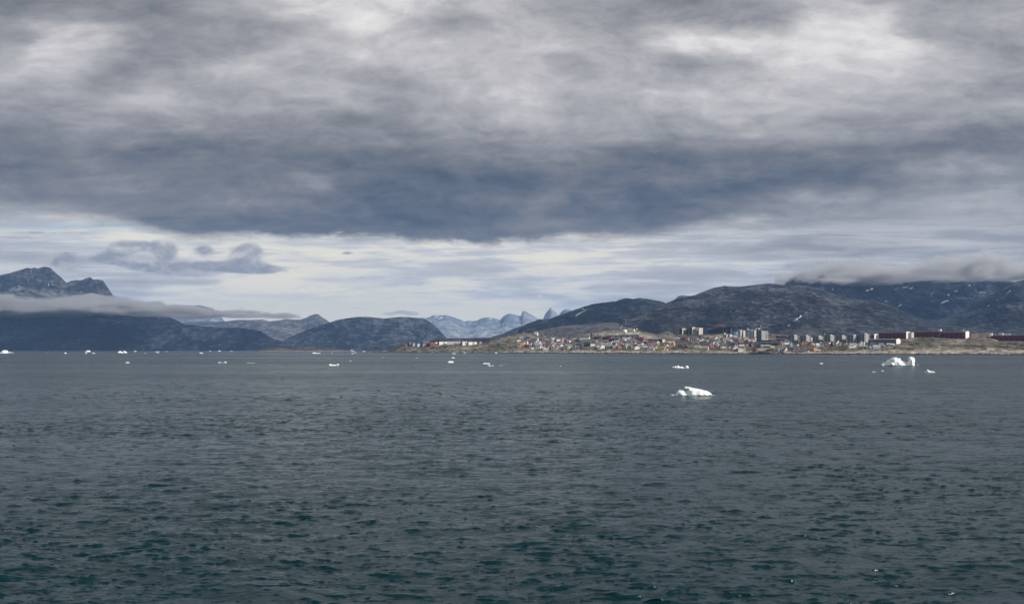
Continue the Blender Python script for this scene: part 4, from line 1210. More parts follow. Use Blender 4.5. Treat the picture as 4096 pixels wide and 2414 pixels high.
# cream and brown towers on the ridge
for (a, b, c, tp, bs, lm, rm_, lab) in [
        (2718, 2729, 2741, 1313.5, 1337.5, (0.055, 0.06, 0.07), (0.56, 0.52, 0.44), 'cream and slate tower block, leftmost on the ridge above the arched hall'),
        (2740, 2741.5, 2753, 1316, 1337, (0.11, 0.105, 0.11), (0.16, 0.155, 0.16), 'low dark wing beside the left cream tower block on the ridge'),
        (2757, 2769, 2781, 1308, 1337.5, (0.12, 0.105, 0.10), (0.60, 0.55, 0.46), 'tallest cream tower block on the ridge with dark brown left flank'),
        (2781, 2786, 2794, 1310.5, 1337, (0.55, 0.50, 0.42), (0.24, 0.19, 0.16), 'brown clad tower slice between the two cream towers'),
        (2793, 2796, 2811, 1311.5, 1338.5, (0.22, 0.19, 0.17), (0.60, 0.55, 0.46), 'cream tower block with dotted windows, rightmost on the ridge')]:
    o, La, Lb, H_ = corner_slab('ridge_tower', a, b, c, tp, bs, RAD(45), lab, 'tower', 'cream tower blocks on the ridge', paint(lm), paint(rm_), paint((0.6, 0.56, 0.5)))
    ns = 7
    for s in range(ns):
        for q in (0.42, 0.72):
            stick('window', UD, o, (0, Lb * q, H_ * (s + 0.55) / (ns + .3)), (1.8, 0.15, 1.6), RAD(90))
        if La > 6:
            stick('balcony', BALC, o, (-La * 0.5, 0, H_ * (s + 0.55) / (ns + .3)), (La * 0.6, 0.4, 1.6))

# black angular apartment building
x, y, z = ground(2922, 1336)
o = empty('angular_block', (x, y, z), RAD(-14) - math.atan2(x, y), label='black apartment building with roof slanting up to the right below the orange crane', cat='building')
La = 91 / F * y; H0, H1 = 18 / F * y, 29 / F * y
mesh_py('wall', [(-La, 0, -6), (0, 0, -6), (0, 16, -6), (-La, 16, -6), (-La, 0, H0), (0, 0, H1), (0, 16, H1), (-La, 16, H0)], [(0, 1, 5, 4), (1, 2, 6, 5), (2, 3, 7, 6), (3, 0, 4, 7), (4, 5, 6, 7)], paint((0.022, 0.03, 0.036)), o)
box('plinth', -La * 0.98, 0.3, -0.5, -0.003, -6, 2.6, paint((0.33, 0.25, 0.19)), o)
GB = unit_box(paint((0.10, 0.15, 0.18), 0.4, 0.5, 0.05), 'blue_rail')
for s in range(5):
    for k in range(11):
        stick('balcony', GB, o, (-La * (0.97 - 0.088 * k) + 2, 0, 4.6 + s * 3.1), (La * 0.062, 0.6, 1.0))
for k in (0.16, 0.33):
    stick('stair_strip', RAIL, o, (-La * k, 0, H1 * 0.4), (1.2, 0.5, H1 * 0.72))
for s in range(6):
    stick('end_balcony', LOWP, o, (0.4, 5, 3.2 + s * 3.3), (5, 1.2, 1.6), RAD(90))

# tower crane
x, y, z = ground(2893, 1334)
y += 60; x = X_of(2893, y)
o = empty('tower_crane', (x, y, Z_of(1337, y)), 0, label='orange tower crane standing behind the black angular building', cat='crane')
CR = paint((0.55, 0.14, 0.05), 0.6, 0.3, 0.05)
hm = (1337 - 1302) / F * y
jl = 48 / F * y
tubes('mast', [((sx, sy, -4), (sx, sy, hm + 2), 0.22, 0.22) for sx in (-.8, .8) for sy in (-.8, .8)] + [((-.8, -.8, k * 3), (.8, -.8, k * 3 + 3), .1, .1) for k in range(int(hm / 3))], CR, o)
tubes('jib', [((5, -.6, hm), (-jl, -.6, hm), .25, .2), ((5, .6, hm), (-jl, .6, hm), .25, .2), ((3, 0, hm + 1.6), (-jl, 0, hm + 1.0), .22, .16)] + [((-k * 2.5, -.6, hm), (-k * 2.5 - 1.2, 0, hm + 1.4), .09, .09) for k in range(int(jl / 2.5))], CR, o)
tubes('tie_bar', [((0, 0, hm + 6), (-jl * 0.65, 0, hm + 1.2), .1, .1), ((0, 0, hm + 6), (5, 0, hm + .5), .1, .1), ((0, 0, hm), (0, 0, hm + 6), .3, .15)], CR, o)
box('counterweight', 4, 6.5, -1, 1, hm - 2.2, hm - .3, CONC, o)

# blue tank
x, y, z = ground(2941, 1335)
o = empty('storage_tank', (x, y, z), 0, label='round bright blue storage tank left of the white towers', cat='tank')
r = 8.5 / F * y
tubes('shell', [((0, 0, -3), (0, 0, 8.2 / F * y), r, r)], paint((0.10, 0.33, 0.62), 0.5, 0.4, 0.05), o)
vs, fs = [], []
tube_vf((0, 0, 8.2 / F * y + .004), (0, 0, 8.8 / F * y), r * 1.01, r * 0.4, vs, fs, 20)
mesh_py('lid', vs, fs, paint((0.13, 0.38, 0.66), 0.5, 0.4, 0.05), o)

# arched sports hall
x, y, z = ground(2774, 1356)
o = empty('arched_hall', (x, y, z), RAD(-4) - math.atan2(x, y), label='big grey sports hall with wide curved roof below the cream towers', cat='building')
r = 46 / F * y; hh = 17.5 / F * y
n_ = 24
arc = [(-r + 2 * r * i / n_, hh * (1 - (2 * i / n_ - 1) ** 2) ** 0.75) for i in range(n_ + 1)]
vs = [(a_, 0, -4) for a_, b_ in arc] + [(a_, 0, b_) for a_, b_ in arc]
mesh_py('front_wall', vs, [(i, i + 1, n_ + 2 + i, n_ + 1 + i) for i in range(n_)], paint((0.20, 0.215, 0.21), 0.8, 0.2, 0.04), o)
vs = [(a_, -1.2, b_ + .3) for a_, b_ in arc] + [(a_ * .96, 45, b_ + 1.5) for a_, b_ in arc]
mesh_py('roof', vs, [(i, i + 1, n_ + 2 + i, n_ + 1 + i) for i in range(n_)], paint((0.06, 0.063, 0.068)), o, smooth=True)
for k in (-.18, -.06, .07):
    stick('rooflight', UF, o, (r * k, 2, hh + 1.2), (4.5, 1.5, .8))

# shopping hall with red fascia
x, y, z = ground(3083, 1384)
o = empty('shopping_hall', (x, y, z), RAD(-8) - math.atan2(x, y), label='long dark shopping hall with a red lettered fascia at the foot of the office tower', cat='building')
k_ = y / F
box('wall', -41 * k_, 35 * k_, 0, 25, -5, 10 * k_, paint((0.05, 0.055, 0.065)), o)
mesh_py('lower_roof', [(-42 * k_, -2, 9.5 * k_), (37 * k_, -2, 9.5 * k_), (34 * k_, 10, 14 * k_), (-42 * k_, 10, 14 * k_)], [(0, 1, 2, 3)], paint((0.10, 0.105, 0.12)), o)
box('upper_storey', -41 * k_, -2 * k_, 10.2, 30, 10.5 * k_, 20.5 * k_, paint((0.055, 0.055, 0.062)), o)
box('fascia', -4 * k_, 33 * k_, 9.0, 11.5, 14.2 * k_, 20 * k_, paint((0.26, 0.02, 0.03), 0.6, 0.3, 0.04), o)
for q in range(14):
    if q != 7:
        stick('letter', UF, o, ((2 + q * 1.75) * k_, 9.0, 17.0 * k_), (0.95 * k_ if q % 3 else 0.6 * k_, .2, 1.3 * k_))
for q in range(7):
    stick('post', RAIL, o, ((-12 + q * 7) * k_, -1.8, 4.2 * k_), (.5, .4, 10 * k_))
mesh_py('gable_end', [(33 * k_, -1.9, -4), (44 * k_, -1.9, -4), (44 * k_, -1.9, 9 * k_), (38.5 * k_, -1.9, 13 * k_), (33 * k_, -1.9, 9 * k_), (33 * k_, 14, -4), (44 * k_, 14, -4), (44 * k_, 14, 9 * k_), (38.5 * k_, 14, 13 * k_), (33 * k_, 14, 9 * k_)],
        [(0, 1, 2, 3, 4), (1, 6, 7, 2), (2, 7, 8, 3), (3, 8, 9, 4), (4, 9, 5, 0)], paint((0.36, 0.30, 0.24)), o)

# blue apartment building with white panels
x, y, z = ground(3128, 1362)
o = empty('panel_block', (x, y, z), RAD(-10) - math.atan2(x, y), label='navy blue housing block with white stepped panels, left of the grey blocks', cat='building')
k_ = y / F
box('wall', -24 * k_, 16 * k_, 0, 12, -5, 14.5 * k_, paint((0.02, 0.05, 0.11)), o)
box('end_wing', 16.1 * k_, 25 * k_, -1.5, 11, -5, 13 * k_, paint((0.03, 0.10, 0.25)), o)
for s in range(2):
    for q in range(5):
        stick('panel', UF, o, ((-20 + q * 8 + s) * k_, 0, (4.6 + 4 * s) * k_), (5.2 * k_, .4, 2.2 * k_))
stick('window', UF, o, (20 * k_, -1.5, 8 * k_), (1.2 * k_, .2, 1.8 * k_))
box('roof', -24.3 * k_, 16.3 * k_, -.5, 12.5, 14.5 * k_ + .005, 15.3 * k_, paint((0.06, 0.062, 0.07)), o)
house(3146, 1366, 17, 9, 'w', 'w', 'e', 'white flat annex under the navy panelled housing block', RAD(-10), 'annex', 'building')

# blue and green gabled rows
for (cx, wall, lab) in ((2938, 'b', 'blue three storey row house with big white trimmed gable, joined to the green one'), (2962.5, 'g', 'green three storey row house with big white trimmed gable, joined to the blue one')):
    o = house(cx + 4, 1384.5, 22, 13, wall, 'd', 'e', lab, RAD(-3), 'row_house', 'house', 'blue and green row houses', depth=9, nwin=5, storeys=3, roof_share=0.25)
    x, y, z = ground(cx, 1384.5)
    k_ = y / F
    g = 5.2 * k_
    gx = -9.5 * k_
    mesh_py('gable_wing', [(gx - g, -6.5, -4), (gx + g, -6.5, -4), (gx + g, -6.5, 8 * k_), (gx, -6.5, 15.5 * k_), (gx - g, -6.5, 8 * k_), (gx - g, 4, -4), (gx + g, 4, -4), (gx + g, 4, 8 * k_), (gx, 4, 15.5 * k_), (gx - g, 4, 8 * k_)],
            [(0, 1, 2, 3, 4), (1, 6, 7, 2), (2, 7, 8, 3), (3, 8, 9, 4), (4, 9, 5, 0)], paint(tuple(.6 * c for c in COL[wall][0])), o)
    tubes('bargeboard', [((gx - g - .5, -6.8, 7.4 * k_), (gx, -6.8, 15.9 * k_), .35, .35), ((gx + g + .5, -6.8, 7.4 * k_), (gx, -6.8, 15.9 * k_), .35, .35)], WHITE, o)

# offices and halls below the radome
o = house(2339, 1360, 40, 14.5, 'w', 'd', 'e', 'long white two storey office with dark roof and balcony grid, left of the red halls', RAD(-12), 'office_building', 'building', depth=14, nwin=9, storeys=2, roof_share=0.25)
box('deck', -40, 30, -9, -5, -3.5, -2.2, paint((0.03, 0.03, 0.035)), o)
o, *_ = corner_slab('dark_store', 2363, 2369, 2377, 1339, 1353, RAD(40), 'windowless dark grey block between the white office and the red halls', 'building', None, paint((0.06, 0.058, 0.06)), paint((0.10, 0.10, 0.105)), CONC)
for (cx, bs, w_, h_, wc, lab, gc) in [(2393, 1356, 36, 11, (0.22, 0.025, 0.03), 'long red hall with orange red gable end, left of two side by side', (0.58, 0.13, 0.05)), (2429, 1358.5, 40, 12.5, (0.13, 0.016, 0.02), 'long darker red hall with bright red gable end, right of two side by side', (0.50, 0.05, 0.045)),
                                      (2457, 1363.5, 46, 11.5, (0.085, 0.014, 0.026), 'low maroon hall with two rows of white windows and pink striped end', (0.40, 0.04, 0.06)), (2557, 1362.5, 42, 13, (0.30, 0.03, 0.03), 'bright red long hall with small square windows above the three dark red halls', (0.50, 0.06, 0.05)),
                                      (2540, 1354, 22, 9.5, (0.10, 0.012, 0.016), 'short dark red hall tucked behind the bright red long hall', (0.5, 0.10, 0.06))]:
    o = house(cx, bs, w_, h_, wc, 'd' if w_ > 30 else 'm', 'e', lab, RAD(-22), 'long_hall', 'building', 'red halls under the radome', depth=13, nwin=8, storeys=2, roof_share=0.28, win=False)
    y = o.location.y
    k_ = y / F
    wl = [c for c in o.children if c.name.startswith('wall')][0]
    xs = [v.co.x for v in wl.data.vertices]
    w2, d2 = max(xs), max(v.co.y for v in wl.data.vertices)
    ze, zr = sorted({round(v.co.z, 3) for v in wl.data.vertices})[1:3]
    mesh_py('gable_end', [(w2 + .05, -d2, -4.5), (w2 + .05, d2, -4.5), (w2 + .05, d2, ze), (w2 + .05, 0, zr), (w2 + .05, -d2, ze), (w2 + .3, -d2, -4.5), (w2 + .3, d2, -4.5), (w2 + .3, d2, ze), (w2 + .3, 0, zr), (w2 + .3, -d2, ze)],
            [(5, 6, 7, 8, 9), (0, 5, 9, 4), (1, 2, 7, 6), (2, 3, 8, 7), (3, 4, 9, 8)], paint(gc), o)
    for s in range(2):
        for q in range(8):
            stick('window', UF if w_ > 45 or bs == 1362.5 else GWIN, o, (-w2 + 2 * w2 * (q + .5) / 8, -d2, ze * (0.28 + .42 * s)), (1.6, .15, 1.3))
for (cx, bs, w_, h_, dk, lab) in [(2456, 1353, 56, 11.5, 0, 'navy blue office wing with two white window bands, left of the radome'), (2519, 1355.5, 66, 17.5, 1, 'big navy blue office with raking roof and white window bands right below the radome')]:
    x, y, z = ground(cx, bs)
    k_ = y / F
    o = empty('blue_office', (x, y, z), RAD(-10) - math.atan2(x, y), label=lab, cat='building', group='navy offices below the radome')
    box('wall', -w_ / 2 * k_, w_ / 2 * k_, 0, 14, -6, h_ * .84 * k_, paint((0.018, 0.045, 0.10)), o)
    mesh_py('roof', [(-w_ / 2 * k_ - 1, -1, h_ * .84 * k_ + .3), (w_ / 2 * k_ + 1, -1, h_ * .84 * k_ + .3), (w_ / 2 * k_ + 1, 15, h_ * k_), (-w_ / 2 * k_ - 1, 15, h_ * k_), (-w_ / 2 * k_ - 1, -1, h_ * .84 * k_ + .005), (w_ / 2 * k_ + 1, -1, h_ * .84 * k_ + .005)],
            [(0, 1, 2, 3), (4, 5, 1, 0)], paint((0.06, 0.065, 0.075)), o)
    for s in range(3 if dk else 2):
        for (q0, q1) in ((.06, .30), (.38, .60), (.68, .94)):
            stick('window_band', UF, o, (-w_ / 2 * k_ + w_ * k_ * (q0 + q1) / 2, 0, (3 + 3.9 * s) * k_), (w_ * k_ * (q1 - q0), .2, 1.5 * k_))
    if dk:
        stick('stair_tower', UF, o, (w_ * .06 * k_, -.2, 6 * k_), (2.8 * k_, .8, 11 * k_))
house(2380, 1345, 11, 8, 'c', 'm', 'e', 'small cream flat house above the left red hall', RAD(-15), 'flat_house', 'house')
house(2390, 1345.5, 10, 6, 'o', 'r', 'e', 'small orange house above the left red hall', RAD(-15), 'flat_house', 'house')
house(2400, 1345.5, 11, 8.5, 'b', 'd', 'g', 'blue gable house behind the two red halls', RAD(10), 'gable_house', 'house')
house(2513, 1359.5, 12, 6.5, 'w', 'w', 'e', 'white flat annex with a red end, below the navy office', RAD(-10), 'annex', 'building')
house(2530, 1362, 20, 6, 's', 'm', 'e', 'low grey store with red panels below the navy office', RAD(-10), 'annex', 'building')
# three dark red halls, school
for (cx, bs, w_, lab) in [(2583, 1373.5, 26, 'left of three dark red halls with tan roofs'), (2606, 1373.5, 26, 'middle of three dark red halls with tan roofs'), (2622, 1376, 16, 'right of three dark red halls with tan roofs')]:
    house(cx, bs, w_, 10, (0.17, 0.015, 0.02), 'l', 'e', lab, RAD(-24), 'tan_roofed_hall', 'building', 'three dark red halls', depth=12, nwin=5, roof_share=0.3)
o, La, Lb, H_ = corner_slab('concrete_school', 2590, 2650, 2660, 1357, 1371, RAD(16), 'long dark concrete school with a bright slanting end wall', 'building', None, paint((0.075, 0.078, 0.085)), paint((0.60, 0.54, 0.46)), CONC)
for s in range(2):
    for q in range(10):
        stick('window', UD, o, (-La * (.06 + .058 * q), 0, H_ * (.42 + .32 * s)), (1.7, .15, 1.2))
box('black_wing', -La, -La * .62, -1.2, 8, -4, H_ * 1.12, paint((0.03, 0.034, 0.042)), o)
# cream mansion with orange gables
o = house(2685, 1382.5, 30, 14.5, (0.66, 0.44, 0.20), (0.50, 0.42, 0.28), 'e', 'cream and orange mansion with tan roof and two gables, left of the dark mound', RAD(-14), 'mansion', 'building', depth=12, nwin=8, roof_share=0.5)
k_ = o.location.y / F
for gx in (-9, 9):
    mesh_py('gable_wing', [(gx * k_ - 3 * k_, -8, 0), (gx * k_ + 3 * k_, -8, 0), (gx * k_ + 3 * k_, -8, 7 * k_), (gx * k_, -8, 13.5 * k_), (gx * k_ - 3 * k_, -8, 7 * k_), (gx * k_ - 3 * k_, 0, 0), (gx * k_ + 3 * k_, 0, 0), (gx * k_ + 3 * k_, 0, 7 * k_), (gx * k_, 0, 13.5 * k_), (gx * k_ - 3 * k_, 0, 7 * k_)],
            [(0, 1, 2, 3, 4), (1, 6, 7, 2), (2, 7, 8, 3), (3, 8, 9, 4), (4, 9, 5, 0)], paint((0.62, 0.30, 0.08)), o)
box('plinth', -15 * k_, 15 * k_, -6.4, -6.05, -5, 2.2 * k_, WHITE, o)
house(2819, 1402, 33, 16, 'c', 'l', 'e', 'long cream house with pale tan roof on the shore, right of the dark mound', RAD(-20), 'cream_house', 'building', depth=11, nwin=6, roof_share=0.5)
house(2791, 1394.5, 27, 11, 'w', 'l', 'e', 'pale roofed white hall tucked behind the right side of the dark mound', RAD(-14), 'shore_hall', 'building', depth=12, nwin=3, roof_share=0.6)
house(2720, 1374, 48, 10, 's', 'd', 'e', 'long grey building with dark roof showing above the dark mound', RAD(-6), 'long_house', 'building', depth=13, nwin=10, roof_share=0.62)
house(2757, 1378, 28, 9.5, 'g', 'd', 'e', 'dark roofed green building just above the right shoulder of the mound', RAD(-4), 'long_house', 'building', depth=10, nwin=3, roof_share=0.6)
house(2830, 1386, 44, 14, 's', 'd', 'e', 'very wide dark slate roofed building behind the bright red gable house', RAD(-8), 'long_house', 'building', depth=18, nwin=6, roof_share=0.68)
house(2793, 1385, 42, 7.5, 'R', 'd', 'e', 'long low dark roofed building above the pale shore hall', RAD(-5), 'long_house', 'building', depth=12, nwin=6, roof_share=0.6)
house(2717, 1358, 19, 7.5, 'p', 'w', 'e', 'long pink and white flat building on the slope left of the arched hall', RAD(-10), 'flat_house', 'building', depth=9, nwin=6, roof_share=0.25)
# hilltop house
house(2144.5, 1341.5, 17, 13, 'w', (0.66, 0.61, 0.52), 'e', 'white house with large pale roof alone on the western hilltop', RAD(-30), 'hilltop_house', 'house', depth=10, nwin=3, roof_share=0.62)
# grey gabled terrace on the western hill
tcol = ['w', 'w', 'c', 'y', 'l', 'r', 'w', 't', 'p']
onames = ['first', 'second', 'third', 'fourth', 'fifth', 'sixth', 'seventh', 'eighth', 'ninth', 'tenth', 'eleventh', 'twelfth', 'thirteenth', 'fourteenth']
for i, cx in enumerate([2174, 2193, 2211.5, 2230.5, 2249, 2267, 2286]):
    bs = [1347.5, 1348, 1350.5, 1353, 1354, 1354.5, 1355][i]
    o = house(cx + 7, bs + 0.5, 15, 9.5, tcol[i], 'd', 'e', 'grey gabled terrace house with %s side wall, %s from the left' % (COL[tcol[i]][1], onames[i]), RAD(-8), 'terrace_house', 'house', 'grey gabled terrace houses', depth=9, nwin=2, roof_share=0.6)
    k_ = o.location.y / F
    g = 4.6 * k_
    gx = -7 * k_
    mesh_py('gable_wing', [(gx - g, -7, -4), (gx + g, -7, -4), (gx + g, -7, 5 * k_), (gx, -7, 11.5 * k_), (gx - g, -7, 5 * k_), (gx - g, 4, -4), (gx + g, 4, -4), (gx + g, 4, 5 * k_), (gx, 4, 11.5 * k_), (gx - g, 4, 5 * k_)],
            [(0, 1, 2, 3, 4), (1, 6, 7, 2), (2, 7, 8, 3), (3, 8, 9, 4), (4, 9, 5, 0)], paint((0.15, 0.155, 0.165)), o)
    tubes('bargeboard', [((gx - g - .4, -7.3, 4.4 * k_), (gx, -7.3, 11.9 * k_), .3, .3), ((gx + g + .4, -7.3, 4.4 * k_), (gx, -7.3, 11.9 * k_), .3, .3)], paint((0.5, 0.5, 0.5)), o)
    for zz in (2.2, 5):
        stick('window', UF, o, (gx, -7, zz * k_), (1.5, .2, 1.6))

# housing blocks on the western point
for (a, b, c, tp, bs, lm, rm_, lab, acc) in [
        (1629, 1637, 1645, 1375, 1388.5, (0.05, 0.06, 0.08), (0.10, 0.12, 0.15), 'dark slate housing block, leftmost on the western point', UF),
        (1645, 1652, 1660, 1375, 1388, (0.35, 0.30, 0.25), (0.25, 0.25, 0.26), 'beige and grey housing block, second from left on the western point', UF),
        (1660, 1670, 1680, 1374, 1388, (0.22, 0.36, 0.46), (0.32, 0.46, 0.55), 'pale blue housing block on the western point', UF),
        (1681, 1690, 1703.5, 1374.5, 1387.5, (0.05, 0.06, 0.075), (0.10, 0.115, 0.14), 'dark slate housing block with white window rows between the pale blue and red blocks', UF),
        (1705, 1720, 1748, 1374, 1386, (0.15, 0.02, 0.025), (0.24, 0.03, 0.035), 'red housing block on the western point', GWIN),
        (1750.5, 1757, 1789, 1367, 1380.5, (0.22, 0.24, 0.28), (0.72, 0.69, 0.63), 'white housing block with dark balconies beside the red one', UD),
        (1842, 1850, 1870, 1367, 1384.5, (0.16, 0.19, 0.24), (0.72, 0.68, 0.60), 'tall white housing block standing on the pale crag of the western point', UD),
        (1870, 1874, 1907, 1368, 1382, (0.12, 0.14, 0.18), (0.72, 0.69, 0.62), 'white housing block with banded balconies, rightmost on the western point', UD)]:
    o, La, Lb, H_ = corner_slab('housing_block', a, b, c, tp, bs, RAD(48), lab, 'building', 'housing blocks on the western point', paint(lm), paint(rm_), paint((0.08, 0.08, 0.09)))
    for s in range(4):
        for q in (.2, .45, .75):
            stick('window', acc, o, (0, Lb * q, H_ * (s + .55) / 4.2), (2.0, .2, 1.5), RAD(90))
        stick('balcony', BALC if acc is not GWIN else GWIN, o, (0, Lb * .6, H_ * (s + .5) / 4.2), (Lb * .14, .5, H_ * .16), RAD(90))
        stick('window', acc, o, (-La * .5, 0, H_ * (s + .55) / 4.2), (2.0, .2, 1.5))
o = house(1817, 1376.5, 60, 12, 'w', 'd', 'e', 'long white housing row with dark roof and dark basement, middle of the western point', RAD(-10), 'housing_row', 'building', depth=12, nwin=12, storeys=2, roof_share=0.3)
house(1921, 1374, 10, 7, 'p', 'r', 'g', 'small pink gabled house right of the white western blocks', RAD(14))
house(1745, 1374, 12, 6, 'w', 'm', 'g', 'small pale gabled house behind the red western block', RAD(14))

# shore warehouses and pier
house(3053, 1408, 40, 15.5, 'R', 'l', 'e', 'dark red warehouse with huge tan roof behind the pier', RAD(-16), 'warehouse', 'building', 'harbour warehouses', depth=16, nwin=6, roof_share=0.66)
house(3071, 1408, 13, 15, 'R', 'l', 'g', 'dark red gable front with white trim, between tan and dark roofed warehouses', RAD(6), 'warehouse', 'building', 'harbour warehouses', depth=12, roof_share=0.5)
house(3086, 1408.5, 20, 13, 'w', 'd', 'e', 'white warehouse with dark slate roof behind the pier', RAD(-8), 'warehouse', 'building', 'harbour warehouses', depth=12, nwin=4, roof_share=0.66)
o = empty('pier', ground(3062, 1413.8)[:2] + (0,), RAD(-3), label='long dark timber pier along the shore under the tan roofed warehouse', cat='pier')
k_ = o.location.y / F
box('deck', -66 * k_, 70 * k_, -6, 8, 4.2, 5.0, paint((0.10, 0.085, 0.07)), o)
box('face', -66 * k_, 70 * k_, -5.5, -5.2, -2, 4.195, paint((0.03, 0.03, 0.032)), o)
for q in range(34):
    stick('pile', unit_box(paint((0.05, 0.045, 0.04)), 'pile'), o, ((-65 + 4 * q) * k_, -5.6, 1.6), (.5, .5, 6))

# church
x, y, z = ground(3456, 1385.5)
o = empty('church', (x, y, z), RAD(12), label='small white church with pointed white spire below the rightmost grey block', cat='church')
k_ = y / F
box('wall', -5.5 * k_, 5.5 * k_, 0, 14, -4, 6 * k_, paint((0.70, 0.74, 0.74)), o)
gable_roof(11 * k_, 14, 6 * k_, 9 * k_, 'y', paint((0.3, 0.33, 0.34)), o).location.y = 7
box('tower', -2 * k_, 2 * k_, -2.6, -.003, -4, 10 * k_, WHITE, o)
mesh_py('spire', [(-2.1 * k_, -2.7, 10 * k_ + .01), (2.1 * k_, -2.7, 10 * k_ + .01), (2.1 * k_, .2, 10 * k_ + .01), (-2.1 * k_, .2, 10 * k_ + .01), (0, -1.3, 17.5 * k_)], [(0, 1, 4), (1, 2, 4), (2, 3, 4), (3, 0, 4), (3, 2, 1, 0)], WHITE, o)
stick('window', UD, o, (0, -2.6, 5 * k_), (1.0, .12, 2.2))

# buildings on the far right crest
for (cx, bs, w_, h_, wall, roof, kind, lab) in [(3896, 1340, 22, 5.5, 'c', 'm', 'e', 'long low cream house left on the crest behind the last two maroon blocks'), (3909, 1340, 10, 7, 's', 'm', 'g', 'grey gabled house between the cream houses on the right crest'),
        (3938, 1341, 42, 6, 'c', 'm', 'e', 'long cream house with windows on the right crest'), (3955, 1336.5, 26, 5.5, 'w', 'm', 'e', 'white roofed hall topmost on the right crest'),
        (4004, 1338, 17, 9, 'w', 'm', 'e', 'white box building above the longest maroon block'), (4027, 1338.5, 26, 6, 'w', 'm', 'e', 'long white hall above the longest maroon block, right of the box')]:
    dlt = 0
    o = house(cx, bs, w_, h_, wall, roof, kind, lab, RAD(-12), 'crest_house', 'house', 'houses on the right crest', depth=9, nwin=4, roof_share=0.3)
    if cx > 3970:
        y2 = 2760.0
        o.location = (X_of(cx, y2), y2, Z_of(bs, y2))
        for c in o.children:
            if c.name.startswith('wall'):
                for v in c.data.vertices:
                    if v.co.z < 0:
                        v.co.z = -30

# ------------------------------------------------------------------ masts, domes, dishes
def sphere_vf(c, r, vs, fs, nu=18, nv=10, z0=-1.0):
    k = len(vs)
    for j in range(nv + 1):
        ph = math.asin(z0) + (math.pi / 2 - math.asin(z0)) * j / nv
        for i in range(nu):
            t = 2 * math.pi * i / nu
            vs.append((c[0] + r * math.cos(ph) * math.cos(t), c[1] + r * math.cos(ph) * math.sin(t), c[2] + r * math.sin(ph)))
    for j in range(nv):
        for i in range(nu):
            a, b = k + j * nu + i, k + j * nu + (i + 1) % nu
            fs.append((a, b, b + nu, a + nu))


def radome(px, pyc, rpx, pbase, label, name='radome'):
    x, y, z = ground(px, pbase)
    r = rpx / F * y
    o = empty(name, (x, y, z), 0, label=label, cat='radome', group='white radomes')
    zc = Z_of(pyc, y) - z
    vs, fs = [], []
    sphere_vf((0, 0, zc), r, vs, fs, 20, 12, -0.9)
    mesh_py('dome', vs, fs, WHITE, o, smooth=True)
    tubes('support', [((0, 0, -4), (0, 0, zc - r * .85), r * .5, r * .45)], CONC, o)
    return o


radome(2500, 1325.5, 8.7, 1335, 'largest white radome ball on the rock above the navy offices')
radome(2547, 1315, 2.8, 1324, 'small white radome on the skyline right of the tilted dish')
radome(2481, 1310.8, 2.2, 1318, 'small white radome on a stand left of the lattice mast')


def dish(px, pyc, rpx, pbase, label, tilt=(0.55, -0.75, 0.35)):
    x, y, z = ground(px, pbase)
    r = rpx / F * y
    o = empty('satellite_dish', (x, y, z), 0, label=label, cat='dish', group='white satellite dishes')
    zc = Z_of(pyc, y) - z
    d = Vector(tilt).normalized()
    u = d.orthogonal().normalized()
    v = d.cross(u)
    vs, fs = [], []
    rings, nu = 5, 20
    for j in range(rings + 1):
        q = r * j / rings
        for i in range(nu):
            t = 2 * math.pi * i / nu
            vs.append(tuple(Vector((0, 0, zc)) + (u * math.cos(t) + v * math.sin(t)) * q + d * (0.28 * q * q / r)))
    for j in range(rings):
        for i in range(nu):
            a, b = j * nu + i, j * nu + (i + 1) % nu
            fs.append((a, b, b + nu, a + nu))
    mesh_py('reflector', vs, fs, WHITE, o, smooth=True)
    tubes('pedestal', [((0, 0, -3), tuple(Vector((0, 0, zc)) - d * .3), r * .25, r * .15)], STEEL, o)
    tubes('feed_arm', [(tuple(Vector((0, 0, zc)) + u * r), tuple(Vector((0, 0, zc)) + d * r * .9), .12, .12), (tuple(Vector((0, 0, zc)) - u * r), tuple(Vector((0, 0, zc)) + d * r * .9), .12, .12)], STEEL, o)
    return o


dish(2537, 1320, 4.6, 1328, 'tilted white satellite dish right of the big radome', (0.75, -0.6, 0.3))
dish(2994, 1316, 5.2, 1338, 'white satellite dish on a tall stand above the slim white towers', (-0.5, -0.8, 0.25))
dish(2469, 1338, 4.2, 1343.5, 'white dish tipped up at the sky left below the big radome', (0.4, -0.3, 0.8))
dish(3035, 1313.5, 3.2, 1331, 'white satellite dish on the dark knoll behind the office tower', (0.5, -0.7, 0.4))
dish(3026, 1314.5, 2.6, 1331.5, 'smaller dish on the dark knoll, left of its neighbour', (-0.4, -0.8, 0.3))


def lattice(px, ptop, pbase, w, label, name='lattice_mast', mat=STEEL, plat=()):
    x, y, z = ground(px, pbase)
    H_ = (pbase - ptop) / F * y
    o = empty(name, (x, y, z), RAD(20), label=label, cat='mast', group='masts')
    lst = []
    for i in range(3):
        t = 2 * math.pi * i / 3
        lst.append(((w * math.cos(t), w * math.sin(t), -3), (w * .25 * math.cos(t), w * .25 * math.sin(t), H_), .28, .2))
    nseg = max(3, int(H_ / 4))
    for s in range(nseg):
        z0, z1 = H_ * s / nseg, H_ * (s + 1) / nseg
        k0, k1 = 1 - .75 * s / nseg, 1 - .75 * (s + 1) / nseg
        for i in range(3):
            t, t2 = 2 * math.pi * i / 3, 2 * math.pi * (i + 1) / 3
            lst.append(((w * k0 * math.cos(t), w * k0 * math.sin(t), z0), (w * k1 * math.cos(t2), w * k1 * math.sin(t2), z1), .12, .12))
    tubes('lattice', lst, mat, o)
    for q in plat:
        box('antenna_drum', -1.3, 1.3, -1.3, 1.3, H_ * q, H_ * q + 2.2, paint((0.5, 0.5, 0.5)), o)
    return o


